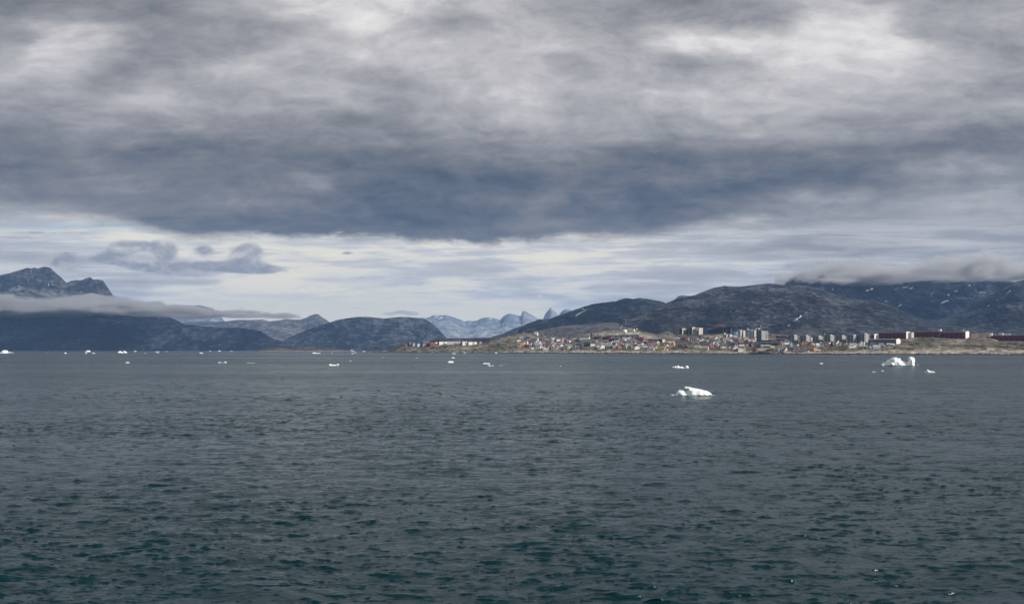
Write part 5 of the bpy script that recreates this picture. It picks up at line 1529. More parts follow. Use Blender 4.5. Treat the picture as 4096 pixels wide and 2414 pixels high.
lattice(2502.5, 1269, 1312, 2.0, 'tallest red and grey lattice mast on the rock above the radome', plat=(.3, .55, .72), mat=paint((0.12, 0.12, 0.14)))
lattice(2487, 1299, 1318, 1.8, 'short lattice tower crowded with white drums left of the tall mast', plat=(.45, .65, .85))
lattice(2526, 1281, 1313, .8, 'thin lattice mast right of the tall one', mat=paint((0.14, 0.14, 0.16)))
lattice(3043, 1299, 1331, 1.4, 'lattice mast with drums on the dark knoll behind the office tower', plat=(.55, .75, .9))
for (cx, tp, bs, lab, r, m_) in [(3299, 1333, 1347, 'short white pole above the third grey apartment block', .6, WHITE), (2096, 1323.5, 1332.5, 'white beacon post on the bare western hilltop', .55, WHITE), (1696, 1357.5, 1370, 'white post on the low dark hill behind the red western block', .5, WHITE), (1839, 1358, 1371, 'thin white post on the flat ridge behind the western blocks', .35, WHITE),
                                 (2979, 1392, 1407, 'white beacon column on the shore left of the pier', .9, WHITE), (2905, 1388, 1403, 'white flagpole by the yellow hedge on the shore', .6, WHITE), (2794.5, 1364, 1379.5, 'light blue pole above the dark mound', .8, paint((0.25, 0.5, 0.75))), (2739, 1369, 1377, 'bare wooden pole on top of the dark mound', .35, paint((0.3, 0.22, 0.15))),
                                 (2833, 1382, 1402, 'thin pole beside the long cream shore house', .35, STEEL), (2814, 1378, 1394, 'thin flagpole behind the long cream shore house', .35, STEEL), (3065, 1369, 1384, 'slim mast in front of the shopping hall', .3, STEEL), (3100.5, 1383, 1396, 'slim mast above the white warehouse', .3, STEEL), (3235, 1386, 1396, 'slim pole above the red row houses', .3, STEEL), (3855, 1319, 1330, 'white vent pipe on the roof crest of a maroon block', .7, WHITE)]:
    x, y, z = ground(cx, bs)
    o = empty('pole', (x, y, z), 0, label=lab, cat='pole', group='poles and posts')
    tubes('shaft', [((0, 0, -3 if cx != 3855 else -8), (0, 0, (bs - tp) / F * y), r, r * .8)], m_, o)
    box('cap', -r * 1.3, r * 1.3, -r * 1.3, r * 1.3, (bs - tp) / F * y, (bs - tp) / F * y + r * 1.5, m_, o)

# ------------------------------------------------------------------ wooden houses
V_ = '''315 170 335 70 s m e;460 70 335 40 w m e;570 150 340 75 R d e;225 150 430 85 c d e;370 110 435 70 r d e;455 110 380 50 k d e;600 140 420 70 w m e;760 170 430 105 R d e;880 90 420 70 w m e;1095 80 400 70 R r g;1010 100 390 60 s d e;
1280 150 355 85 w d e;1440 120 360 80 w d e;1560 60 400 70 b d g;1640 120 420 90 w d e;1795 80 415 70 p d g;1730 60 400 40 r d e;1915 60 405 50 o d e;1960 100 450 80 k d g;2040 80 440 70 w d g;460 160 540 110 w m e;590 120 490 60 t d e;700 130 500 60 R d e;
820 90 460 60 w d e;640 80 540 50 w d e;1040 110 450 50 y m e;970 110 500 70 w m e;1120 120 490 50 s d e;1210 130 460 90 r m e;1340 90 480 60 B d e;1420 110 470 80 w m e;1540 80 490 50 y d e;860 160 545 60 l m e;1300 110 545 60 r d e;1440 90 550 50 o d e;
1530 110 560 60 l m g;1715 150 510 70 c m e;1860 120 540 60 s m e;1680 120 570 70 k m e;150 60 600 50 R d g;240 120 610 50 w d e;315 90 600 50 r d g;480 120 580 40 s d e;600 120 610 50 R d e;640 100 650 60 o d e;770 80 650 90 k d g;850 130 640 100 s m e;
930 150 670 90 w m e;1040 70 620 70 r w e;1090 100 630 80 R d g;1180 130 620 70 R d e;1250 100 640 50 r d e;1350 110 590 60 r d e;1140 110 710 70 w w e;1290 110 690 80 t d g;1180 140 730 50 w m e;1400 90 715 100 R m g;1470 110 710 80 p m e;1550 100 710 40 w m e;
1520 60 660 70 R d g;1640 140 700 90 s m e;1720 60 710 70 k d g;1780 110 690 70 s m e;1880 110 700 60 r d e;1880 70 640 70 t d g;1950 80 640 60 w m e;1970 90 710 60 g m g;2050 150 700 130 e m e;2115 40 690 30 y d e;2190 120 690 60 k d e;2240 60 650 60 g d g;
2280 180 640 60 s m e;2340 60 590 70 b d g;2420 170 590 60 b d e;1865 60 750 25 w m e'''
W_s = '''30 50 340 80 k d e;680 70 425 40 w d e;580 110 480 70 k d e;490 60 460 40 w m e;650 150 510 60 w r e;800 160 520 60 l m e;360 180 590 120 k d e;565 170 600 90 w d e;750 180 600 80 w m e;930 190 650 150 w m e;1130 220 665 130 B m e;1040 60 480 50 B d e;
1100 60 490 60 w d g;1235 110 520 90 w d g;1160 70 500 60 c d g;1340 110 440 50 s m g;1440 110 460 60 w m e;1430 140 515 50 w d e;1290 80 560 60 k d e;1370 80 630 110 w m g;1440 90 630 60 w m e;1470 80 560 40 y d e;1620 190 500 60 k d e;1610 90 560 50 w m e;
1680 130 410 90 w m e;1600 180 640 70 r d e;1690 70 620 60 r d g;1790 170 600 80 l m e;1900 120 660 100 s m e;1930 90 530 40 o d e;2070 200 560 50 R m e;2190 100 570 50 w d e;2100 170 690 80 w m g;2200 150 610 40 o d e;2340 90 560 80 w w g;2400 150 680 100 w m e;
2230 80 690 60 k d e;2380 130 700 50 w d e'''
X_s = '''455 90 540 90 B d e;550 100 520 90 w m g;600 110 560 60 c m e;690 90 560 60 k d e;820 160 560 70 r d e;280 130 540 60 r d e;180 100 550 60 R d e;360 70 530 60 r l g;410 100 610 40 w m e;330 200 670 60 s m e;80 140 650 70 w w e;490 90 690 80 y d g;590 60 690 40 r d e;
690 180 735 90 y m e;580 50 730 40 r d e;890 70 742 60 w r g;945 60 742 50 r r e;300 200 720 40 w m e;90 130 700 50 k d e;1475 170 405 85 r d e;1540 60 300 80 R d g;1630 120 300 90 w d g;1680 90 360 60 w m e;1825 190 400 110 R d e;1985 150 345 75 w d e;2130 130 355 70 k d e;
2370 70 320 50 R d g;2420 100 400 80 k d g;2350 60 430 60 w m g;2200 80 460 70 R d g;2300 70 460 60 R d g;2150 80 390 50 w m g;1750 110 512 80 g d g;1940 60 572 45 r d g;2480 110 640 120 r w g;2440 120 530 50 o l e'''
Y_s = '''290 130 360 70 w m g;380 80 360 70 w m e;570 80 430 110 s d g;680 70 360 60 c m g;760 80 380 60 w m e;500 80 380 60 k d e;980 200 400 90 R d e;1090 90 390 70 s d g;1200 130 430 60 c d e;1280 120 400 50 w m e;1430 80 400 50 r d g;1330 70 350 50 w m g;1430 70 330 50 w d g;
1500 80 360 50 s d e;1590 60 350 60 w d g;1690 60 310 40 r d g;1610 80 430 50 w m e;1680 90 425 40 r w e;1720 70 370 60 w d g;1390 130 560 150 k d e;1500 80 450 60 s m g;1430 150 572 80 w d e;680 120 460 80 w m e;340 110 440 60 p d e;240 90 460 50 R d e;410 90 470 60 s d g;
130 140 530 50 o d e;360 140 550 90 l m g;260 90 630 60 R d g;330 80 630 70 R d g;410 90 620 50 r w e;570 220 660 120 s d e;560 110 700 40 o w e;730 70 580 60 y d g;790 80 500 60 R d e;820 100 580 70 s d e;970 90 640 70 r r g;830 200 640 60 k d e;740 120 680 50 w r e;
1020 130 690 70 w l e;1220 170 680 100 R l e;910 90 745 50 R m g;1000 110 742 60 w w e;1120 130 752 80 R m g;1190 160 760 80 w l e;1600 120 610 140 R d g;1680 100 600 110 r d e;1750 110 620 150 s m e;1850 120 610 110 k d e;2080 260 600 50 l l e;2320 150 660 40 e l e;
1680 110 765 70 R d e;1790 70 762 60 r w g'''
Z_s = '''160 120 800 130 s m e;235 50 795 120 w w g;280 60 795 80 s m e;330 50 795 110 w w g;390 90 795 120 s m e;475 95 800 130 w m g;575 110 800 50 y d e;590 120 770 90 k d e;640 50 755 70 r d g;710 90 780 90 R d e;1500 110 770 100 o l g;1655 120 790 60 r w e;400 80 520 100 w d g;
530 200 540 120 w d e;660 90 590 110 l d g;740 120 560 80 k d e;840 130 560 50 w d e;905 80 560 50 w w g;960 80 520 80 k d g;1090 100 550 100 o r g;1190 120 545 100 o d e;1250 100 520 50 w w e;1400 150 540 80 R d e;1460 90 595 60 y w e;1520 90 510 40 r d e;1410 80 470 110 w w e;
1680 80 500 100 w d g;1760 90 520 110 w d e;1815 60 500 90 c d g;1620 110 620 90 w w e;1740 140 610 80 l d e;1860 90 600 120 R d g;1940 120 580 110 r d e;2020 60 590 80 r w g;2080 110 560 60 t w e;2190 130 580 120 k d e;2330 120 560 130 w d g;2210 100 592 50 k d e;2320 90 620 50 s d e;
2430 80 580 90 o d g;2480 60 570 60 R d e;320 80 520 90 R d g'''
Q_s = '''220 110 600 80 k d e;330 90 560 30 w w e;430 110 600 80 l m e;570 150 580 60 l l e;470 150 680 80 w m e;600 110 672 60 c w e;710 120 570 70 w d e;840 130 560 110 w m g;830 110 600 100 w w g;1060 100 560 60 k d e;1050 90 600 60 w d e;1210 110 590 110 b d g;1180 140 640 60 R d e;
1050 110 700 80 k d e;1180 110 692 70 t w g;1360 70 620 110 r d g;1310 120 600 80 k d e;1440 110 540 80 R d e;1555 50 540 90 r d g;1670 90 500 70 k d g;1770 140 530 50 w w e;1390 220 700 80 l l e;1560 140 682 150 k m e;1640 80 642 90 s m g;1850 130 590 50 s w e;1970 120 582 50 w w e'''
ROWN = ['lowest row', 'second row up', 'third row up', 'top row']
allh = []
rf = random.Random(21)
FILL = {2050: [(200, 2250, 350, 690, 26)], 2310: [(480, 2450, 420, 690, 14)], 2570: [(60, 1000, 520, 690, 7), (1900, 2450, 380, 560, 5)], 2830: [(60, 1750, 340, 640, 16)]}
for off, txt, place in ((2050, V_, 'western hillside village'), (2310, W_s, 'cluster below the navy offices'), (2570, X_s, 'houses around the dark mound'), (2830, Y_s, 'old harbour quarter'), (3090, Z_s, 'strip below grey apartments'), (3350, Q_s, 'group near the church')):
    L = []
    for it in txt.replace('\n', '').split(';'):
        a = it.split()
        L.append([off + float(a[0]) * .1112, 1320 + float(a[2]) * .1112, float(a[1]) * .1112, float(a[3]) * .1112, a[4], a[5], a[6], place])
    if off == 3090:
        for q in range(11):
            L.append([3090 + (800 + 63 * q) * .1112, 1320 + 742 * .1112, 6.2, 7.0, 'R' if q % 3 else 'r', 'd', 'g', place])
        for q in range(9):
            L.append([3090 + (800 + 60 * q) * .1112, 1320 + 792 * .1112, 6.0, 5.5, 'r' if q % 2 else 'w', 'm', 'e', place])
    for (bx0, bx1, by0, by1, cnt_) in FILL.get(off, ()):
        made = 0
        for _ in range(400):
            if made >= cnt_:
                break
            zx, zb = rf.uniform(bx0, bx1), rf.uniform(by0, by1)
            cxp, byp = off + zx * .1112, 1320 + zb * .1112
            if all(abs(cxp - h[0]) > 6.2 or abs(byp - h[1]) > 2.6 for h in L):
                L.append([cxp, byp, rf.uniform(8.5, 13), rf.uniform(5.5, 8), rf.choice('wwwwwrrRbyckslog'), rf.choice('ddmm'), rf.choice('eeg'), place])
                made += 1
    bs = sorted(h[1] for h in L)
    qs = [bs[int(len(bs) * f)] for f in (.25, .5, .75)]
    for h in L:
        h.append(3 - sum(h[1] >= q for q in qs))
    allh += L
allh.sort(key=lambda h: h[0])
cnt, tot = {}, {}
for h in allh:
    key = (h[4], h[6], h[7], h[8])
    tot[key] = tot.get(key, 0) + 1
for h in allh:
    key = (h[4], h[6], h[7], h[8])
    cnt[key] = cnt.get(key, 0) + 1
    kind = 'gable-fronted' if h[6] == 'g' else 'long-sided'
    onm = (onames + ['%dth' % k for k in range(15, 40)])[cnt[key] - 1]
    which = 'only' if tot[key] == 1 else onm
    tail = '' if tot[key] == 1 else ' from the left'
    lab = '%s %s %s house%s, %s, %s' % (which, COL[h[4]][1], kind, tail, ROWN[h[8]], h[7])
    house(h[0], h[1], h[2], h[3], h[4], h[5], h[6], lab, group='wooden houses of the town', grow=1.32, storeys=2 if h[3] > 11 else None, nwin=2 if h[2] < 12 else 3)


# ------------------------------------------------------------------ icebergs
ICE, n, p, out = new_mat('glacier_ice')
tc = n.n('ShaderNodeTexCoord').outputs['Object']
inz = n.noise(tc, 0.7, 5.0, 0.6, 0.3)
n.put(p.inputs['Base Color'], n.ramp(inz, [(0.30, (0.74, 0.84, 0.89, 1)), (0.48, (0.92, 0.94, 0.95, 1))]))
p.inputs['Roughness'].default_value = 0.45
p.inputs['Specular IOR Level'].default_value = 0.35
ib = n.n('ShaderNodeBump')
ib.inputs['Strength'].default_value = 0.7
ib.inputs['Distance'].default_value = 0.5
n.put(ib.inputs['Height'], n.noise(tc, 1.6, 6.0, 0.65))
n.put(p.inputs['Normal'], ib.outputs[0])
FOOT = paint((0.18, 0.44, 0.46), 0.3, 0.4, 0.15)


def berg(poly, label, wl=None, depth=0.55, res=None, name='iceberg', cat='iceberg', group=None, foot=True):
    """floating ice: outline in photo pixels, given real size, thickness and a drooping back, at the distance of its waterline row"""
    P = np.array(poly, float)
    wl = wl or P[:, 1].max() - 0.3
    D = CAMH * F / (wl - HZ)
    k = D / F
    cx = (P[:, 0].min() + P[:, 0].max()) / 2
    Q = np.stack([(P[:, 0] - cx) * k, (wl - P[:, 1]) * k], -1)
    w, h = np.ptp(Q[:, 0]), np.ptp(Q[:, 1])
    step = res or max(w / 64.0, h / 34.0)
    gx = np.arange(Q[:, 0].min() - step, Q[:, 0].max() + 2 * step, step)
    gz = np.arange(Q[:, 1].min() - step, Q[:, 1].max() + 2 * step, step)
    X, Zz = np.meshgrid(gx, gz)
    ins = np.zeros(X.shape, bool)
    dm = np.full(X.shape, 1e9)
    NX, NZ = X.copy(), Zz.copy()
    for i in range(len(Q)):
        (x1, z1), (x2, z2) = Q[i], Q[(i + 1) % len(Q)]
        c = (z1 > Zz) != (z2 > Zz)
        with np.errstate(divide='ignore', invalid='ignore'):
            xi = (x2 - x1) * (Zz - z1) / (z2 - z1) + x1
        ins ^= c & (X < xi)
        t = np.clip(((X - x1) * (x2 - x1) + (Zz - z1) * (z2 - z1)) / ((x2 - x1) ** 2 + (z2 - z1) ** 2 + 1e-9), 0, 1)
        if max(z1, z2) < 0.10 * Q[:, 1].max():
            continue                                     # the flat cut at the waterline does not thin the ice
        nd_ = np.hypot(X - x1 - t * (x2 - x1), Zz - z1 - t * (z2 - z1))
        cl_ = nd_ < dm
        NX[cl_] = (x1 + t * (x2 - x1))[cl_]
        NZ[cl_] = (z1 + t * (z2 - z1))[cl_]
        dm = np.minimum(dm, nd_)
    low = Zz < Q[:, 1].max() * 0.12                       # the base is cut flat by the sea, keep it thick
    md = max(dm[ins].max() if ins.any() else step, step)
    dd = np.where(low, np.maximum(dm, md * 0.5), dm)
    T = np.sqrt(np.clip(1 - (1 - np.clip(dd / md, 0, 1)) ** 2, 0, 1)) * min(w * 0.5, h * 1.3) * depth
    T = T * (1 + 0.34 * fbm(X / (w * .16), Zz / (w * .10), 4, .55, int(cx) % 50)) + 0.02
    T = np.where(ins, np.maximum(T, 0.03 * h), 0)
    for r in range(T.shape[0] - 2, -1, -1):              # ice widens towards the water
        T[r] = np.where(ins[r] & ins[r + 1], np.maximum(T[r], T[r + 1] * 1.0 + 0.10 * step), T[r])
    node = ins.copy()
    node[1:] |= ins[:-1]
    node[:, 1:] |= ins[:, :-1]
    node[1:, 1:] |= ins[:-1, :-1]
    jx = fbm(X / (step * 5), Zz / (step * 5), 2, .5, 9) * step * .5
    vs, fs = [], []
    fi, bi = -np.ones(X.shape, int), -np.ones(X.shape, int)
    R_, C_ = X.shape
    edge = np.zeros(X.shape, bool)
    for r in range(R_):
        for c in range(C_):
            if not node[r, c]:
                continue
            # a node is on the rim when one of its four cells is outside
            cells = [ins[rr, cc] if 0 <= rr < R_ and 0 <= cc < C_ else False for rr in (r - 1, r) for cc in (c - 1, c)]
            e = not all(cells)
            t = 0.02 * h if e and Zz[r, c] > 0.08 * h else max(T[r, c], 0.05 * h)
            xx, zz = (NX[r, c], NZ[r, c]) if e and dm[r, c] < 1.5 * step else (X[r, c] + jx[r, c], Zz[r, c])
            fi[r, c] = len(vs)
            vs.append((xx, -t, zz))
            bi[r, c] = len(vs)
            vs.append((xx, t * 1.2, zz))
    for r in range(R_ - 1):
        for c in range(C_ - 1):
            if not ins[r, c]:
                continue
            q = [(r, c), (r, c + 1), (r + 1, c + 1), (r + 1, c)]
            if any(fi[a] < 0 for a in q):
                continue
            fs.append(tuple(fi[a] for a in q))
            fs.append(tuple(bi[a] for a in reversed(q)))
            for (a, b, nb) in ((q[0], q[1], (r - 1, c)), (q[1], q[2], (r, c + 1)), (q[2], q[3], (r + 1, c)), (q[3], q[0], (r, c - 1))):
                if not (0 <= nb[0] < R_ and 0 <= nb[1] < C_ and ins[nb]):
                    fs.append((fi[b], fi[a], bi[a], bi[b]))
    if not fs:
        return None
    o = empty(name, (X_of(cx, D), D, 0), -math.atan2(X_of(cx, D), D), label=label, cat=cat, group=group)
    b = mesh_py('ice', vs, fs, ICE, o, smooth=True)
    me = b.data
    co = np.empty(len(vs) * 3)
    me.vertices.foreach_get('co', co)
    co = co.reshape(-1, 3)
    ed = np.array([e.vertices[:] for e in me.edges])
    for it in range(1):
        acc = np.zeros_like(co)
        ct = np.zeros(len(co))
        np.add.at(acc, ed[:, 0], co[ed[:, 1]])
        np.add.at(acc, ed[:, 1], co[ed[:, 0]])
        np.add.at(ct, ed[:, 0], 1)
        np.add.at(ct, ed[:, 1], 1)
        co = co * 0.75 + acc / np.maximum(ct, 1)[:, None] * 0.25
    me.vertices.foreach_set('co', co.ravel())
    me.update()
    if foot and w > 4:
        # ice just under the surface, showing turquoise along the waterline
        nn = 26
        fv = []
        ymax = float(np.abs(co[:, 1]).max())
        for i in range(nn):
            a = 2 * math.pi * i / nn
            j = 1 + 0.12 * math.sin(3 * a + cx) + 0.08 * math.sin(7 * a)
            fv.append((w * .50 * math.cos(a) * j, (ymax * 0.85 + 0.3) * math.sin(a) * j, 0.12))
        for i in range(nn):
            fv.append((fv[i][0] * 1.02, fv[i][1] * 1.05, -0.8))
        ff = [tuple(range(nn))] + [(i, nn + i, nn + (i + 1) % nn, (i + 1) % nn) for i in range(nn)]
        mesh_py('submerged_foot', fv, ff, FOOT, o)
    return o


def crop(pts, ox, oy, s):
    return [(ox + a * s, oy + b * s) for a, b in pts]


berg(crop([(760, 487), (875, 487), (890, 410), (930, 360), (985, 325), (1085, 325), (1180, 355), (1275, 366), (1262, 300), (1230, 290), (1150, 290), (1140, 225), (1205, 210), (1250, 215), (1330, 225), (1420, 250), (1560, 272), (1700, 300), (1800, 330), (1880, 345), (1950, 370), (2010, 415), (2070, 465), (2050, 500), (1800, 512), (1500, 520), (1100, 525), (900, 520), (700, 512)], 2600, 1520, .1191),
     'large white iceberg with an overhanging beak and long sloping back, nearest the viewer', 1580.5, 0.7)
berg(crop([(405, 440), (415, 385), (455, 345), (545, 315), (585, 285), (580, 262), (640, 240), (700, 195), (800, 155), (900, 150), (915, 200), (945, 175), (1015, 190), (1030, 265), (1110, 290), (1160, 300), (1205, 330), (1270, 280), (1255, 175), (1300, 125), (1410, 150), (1450, 205), (1455, 290), (1440, 360), (1450, 400), (1440, 446), (1000, 452), (600, 448)], 3480, 1410, .1191),
     'tallest white iceberg with ragged ridge and a separate pillar at its right end', 1462.8, 0.75)
berg(crop([(1850, 658), (1850, 625), (1880, 615), (1910, 640), (1930, 620), (1915, 575), (1930, 555), (2000, 600), (2060, 620), (2120, 618), (2160, 640), (2170, 663), (1960, 664)], 3480, 1410, .1191), 'small ice floe with one raised fin, to the right below the tallest iceberg', 1488.6, 0.7)
berg(crop([(450, 545), (520, 475), (660, 470), (770, 400), (800, 420), (780, 455), (830, 455), (930, 360), (990, 375), (970, 430), (1060, 450), (1080, 470), (1200, 445), (1260, 455), (1280, 485), (1340, 520), (1400, 525), (1450, 480), (1500, 385), (1570, 370), (1630, 405), (1670, 450), (1680, 500), (1700, 560), (1600, 580), (700, 570)], 2660, 1440, .0556),
     'low iceberg with spiky ridge and rounded right knob, behind the beaked one', 1471.5, 0.7)
berg(crop([(945, 252), (965, 228), (1000, 216), (1020, 220), (1050, 217), (1072, 232), (1085, 252)], 1600, 1400, .1986), 'smooth dome shaped white ice floe in mid water, centre of the photo', 1450, 0.9)
berg(crop([(1665, 276), (1672, 258), (1700, 250), (1718, 262), (1740, 254), (1765, 262), (1795, 252), (1815, 274), (1740, 277)], 1600, 1400, .1986), 'bumpy flat ice floe just above a string of small pieces', 1454.8, 0.8)
berg(crop([(1757, 314), (1775, 298), (1800, 291), (1822, 305), (1828, 314)], 1600, 1400, .1986), 'small rounded floe, biggest piece of the string below the bumpy flat floe', 1462.4, 0.9)
for (a, b, c, d, lab) in [(1838, 1890, 302, 315, 'pebble sized ice lump right beside the rounded floe of the string'), (2000, 2045, 300, 309, 'thin flat ice sliver right of the lump in the string'), (2060, 2092, 304, 311, 'small ice sliver at the right end of the string')]:
    berg(crop([(a, d), (a + 6, c + 4), ((a + b) / 2, c), (b - 5, c + 3), (b, d)], 1600, 1400, .1986), lab, None, 0.9, foot=False, name='ice_floe', cat='ice floe', group='small floes in mid water')
berg(crop([(1082, 412), (1085, 385), (1105, 378), (1118, 369), (1130, 380), (1142, 392), (1165, 394), (1182, 382), (1196, 394), (1225, 392), (1248, 376), (1270, 366), (1281, 372), (1281, 408), (1200, 413)], 1100, 1380, .1986), 'castle shaped white floe with a raised block at each end, left of centre', 1461.8, 0.8)
berg(crop([(1369, 354), (1376, 340), (1400, 338), (1418, 348), (1432, 340), (1445, 349), (1490, 347), (1500, 330), (1515, 328), (1524, 338), (1545, 345), (1546, 355)], 600, 1380, .1986), 'long low floe with a tall lump on its right end, left half of the photo', 1450.3, 0.8)
berg(crop([(1950, 347), (1975, 350), (2000, 356), (2060, 355), (2100, 352), (2110, 344), (2108, 358), (2040, 363), (1970, 361)], 600, 1380, .1986), 'curved flat floe with upturned ends, right of the lumpy long floe', 1451.9, 0.9)
berg(crop([(1262, 178), (1266, 172), (1278, 171), (1283, 165), (1290, 171), (1303, 173), (1305, 178)], 0, 1380, .3971), 'small peaked floe alone in the left part of the water', 1450.6, 0.9)
berg(crop([(0, 274), (0, 258), (55, 250), (60, 225), (100, 180), (160, 165), (230, 168), (262, 190), (258, 226), (340, 235), (435, 245), (425, 258), (240, 262), (240, 274)], 0, 1380, .1191), 'bluish iceberg with an arched top and flat tail at the left edge', 1412.6, 0.8)
berg(crop([(318, 222), (370, 202), (400, 180), (430, 168), (445, 178), (470, 172), (495, 178), (505, 195), (520, 224), (400, 226)], 300, 1380, .1191), 'pale hump backed iceberg far off in front of the dark mountain', 1407, 0.8)
berg(crop([(1425, 258), (1460, 220), (1500, 195), (1545, 195), (1560, 225), (1590, 218), (1620, 234), (1640, 212), (1622, 180), (1645, 170), (1670, 205), (1710, 210), (1742, 260), (1560, 264)], 300, 1380, .1191), 'bright two peaked iceberg in front of the dark mountain, beyond the small peaked floe', 1411.3, 0.8)
berg(crop([(340, 276), (345, 256), (405, 258), (412, 276)], 300, 1380, .1191), 'block shaped floe below the pale hump backed iceberg', 1412.8, 0.9, name='ice_floe', cat='ice floe')
berg(crop([(570, 276), (590, 245), (600, 240), (614, 270), (632, 252), (662, 258), (670, 276)], 300, 1380, .1191), 'pair of small pointed floes right of the block shaped floe', 1412.8, 0.9, name='ice_floe', cat='ice floe')
berg(crop([(95, 140), (120, 130), (165, 130), (185, 121), (187, 138), (140, 142)], 600, 1380, .1986), 'flat floe with raised right tip far off before the dark mountain', 1408.2, 0.9, name='ice_floe', cat='ice floe')
berg(crop([(996, 166), (1004, 142), (1010, 140), (1016, 156), (1024, 143), (1034, 152), (1062, 153), (1074, 166)], 600, 1380, .1986), 'twin finned white floe left of the skerries', 1412.9, 0.9, name='ice_floe', cat='ice floe')
berg(crop([(745, 168), (760, 148), (800, 145), (830, 155), (870, 158), (912, 150), (908, 166), (830, 169)], 1100, 1380, .1986), 'long white floe with rounded head in front of the skerries', 1413.4, 0.9)
berg(crop([(1500, 112), (1520, 103), (1550, 101), (1590, 110), (1603, 122), (1580, 128), (1540, 127), (1510, 120)], 1100, 1380, .1986), 'lens shaped white iceberg at the right end of the skerries', 1405.6, 0.9)
SM = [(1324, 1331, 1411.4, 1413, 'tiny flat floe between the long white floe and the lens shaped berg'), (1405, 1414, 1410.6, 1413.8, 'tiny pointed floe below the lens shaped iceberg'), (1415, 1426, 1407.8, 1410.4, 'flat tiny floe just right of the pointed one under the lens shaped iceberg'), (1450, 1462, 1402.8, 1405.4, 'pale low berg in the gap right of the skerries'),
      (1398, 1405, 1440, 1443.4, 'small duck shaped floe above the castle shaped floe'), (1527, 1531.5, 1427.6, 1430, 'dot of ice alone right of the duck shaped floe'), (1665, 1671, 1429, 1431, 'speck of flat ice left of the thin cap shaped floe'), (1805, 1820, 1427.6, 1431.4, 'thin cap shaped floe above the smooth dome shaped floe'),
      (1806, 1825, 1411.4, 1414.2, 'long thin floe close under the western point'), (1978, 1990, 1408.8, 1411.6, 'double ice dot against the western shore rocks'), (872, 884, 1401, 1404.4, 'pale far floe before the foot of the dark mountain, nearest the skerries'), (837, 846, 1402, 1404.2, 'pale flat far floe left of the one nearest the skerries'),
      (630, 635, 1411, 1413, 'speck of ice below the flat floe with raised tip'), (664, 669, 1404, 1406, 'speck of ice right of the flat floe with raised tip'), (535, 547, 1402.6, 1405.4, 'low far floe right of the bright two peaked iceberg'), (578, 582.5, 1410.8, 1413, 'speck of ice right below the two peaked iceberg'), (256, 266.5, 1409.4, 1413, 'small rounded floe right of the arched bluish iceberg'),
      (185, 188.5, 1410.2, 1412.8, 'round dot of ice next to the arched bluish iceberg'), (3276, 3293, 1450, 1454.4, 'narrow drop shaped floe left of the tallest iceberg'), (3487, 3504, 1484.6, 1487.4, 'thin flat floe lower left of the tallest iceberg'), (3525, 3535.5, 1480, 1483.2, 'small flat floe right under the tallest iceberg'),
      (3668, 3675, 1457.4, 1460, 'two fused ice dots right of the tallest iceberg'), (2239, 2244.5, 1462, 1464.4, 'speck of ice alone in the middle of the water'), (3252, 3257, 1413.6, 1416.2, 'speck of ice close to the shore below the red row houses'), (3119, 3123.5, 1414.2, 1416.2, 'speck of ice at the right end of the pier'), (920, 931, 1402.6, 1404.4, 'flat far ice sliver left of the skerries')]
for i, (a, b, c, d, lab) in enumerate(SM):
    w = b - a
    sh = [(a, d), (a + .12 * w, c + .35 * (d - c)), (a + (.3 + .1 * (i % 3)) * w, c), (a + .62 * w, c + .3 * (d - c)), (a + .85 * w, c + (.2 + .1 * (i % 4)) * (d - c)), (b, d)]
    berg(sh, lab, d, 0.9, res=None, name='ice_floe', cat='ice floe', group='small far ice floes', foot=False)
# sailing boat under the western point
D = CAMH * F / (1412.6 - HZ)
k_ = D / F
o = empty('sailing_boat', (X_of(1858, D), D, 0), RAD(8), label='white motor sailer with a bare dark mast under the western point', cat='boat')
mesh_py('hull', [(-5 * k_, -1.6, -.4), (4.2 * k_, -1.4, -.4), (4.2 * k_, 1.4, -.4), (-5 * k_, 1.6, -.4), (-5.4 * k_, -1.9, 1.5 * k_), (4.6 * k_, -1.7, 1.2 * k_), (6.2 * k_, 0, 1.6 * k_), (4.6 * k_, 1.7, 1.2 * k_), (-5.4 * k_, 1.9, 1.5 * k_), (5 * k_, 0, -.4)],
        [(0, 1, 5, 4), (1, 9, 6, 5), (9, 2, 7, 6), (2, 3, 8, 7), (3, 0, 4, 8), (4, 5, 6, 7, 8)], WHITE, o)
mesh_py('cabin', [(-1 * k_, -1.2, 1.5 * k_), (3 * k_, -1.2, 1.4 * k_), (3 * k_, 1.2, 1.4 * k_), (-1 * k_, 1.2, 1.5 * k_), (.2 * k_, -1, 3.6 * k_), (1.8 * k_, -1, 3.4 * k_), (1.8 * k_, 1, 3.4 * k_), (.2 * k_, 1, 3.6 * k_)], [(0, 1, 5, 4), (1, 2, 6, 5), (2, 3, 7, 6), (3, 0, 4, 7), (4, 5, 6, 7)], WHITE, o)
tubes('mast', [((3.6 * k_, 0, 1 * k_), (3.6 * k_, 0, 19 * k_), .22, .15)], paint((0.06, 0.045, 0.05)), o)
tubes('rigging', [((3.6 * k_, 0, 18.5 * k_), (6 * k_, 0, 1.8 * k_), .05, .05), ((3.6 * k_, 0, 18.5 * k_), (-5 * k_, 0, 1.8 * k_), .05, .05), ((3.4 * k_, 0, 3.4 * k_), (-3 * k_, 0, 3.2 * k_), .14, .14)], paint((0.06, 0.045, 0.05)), o)

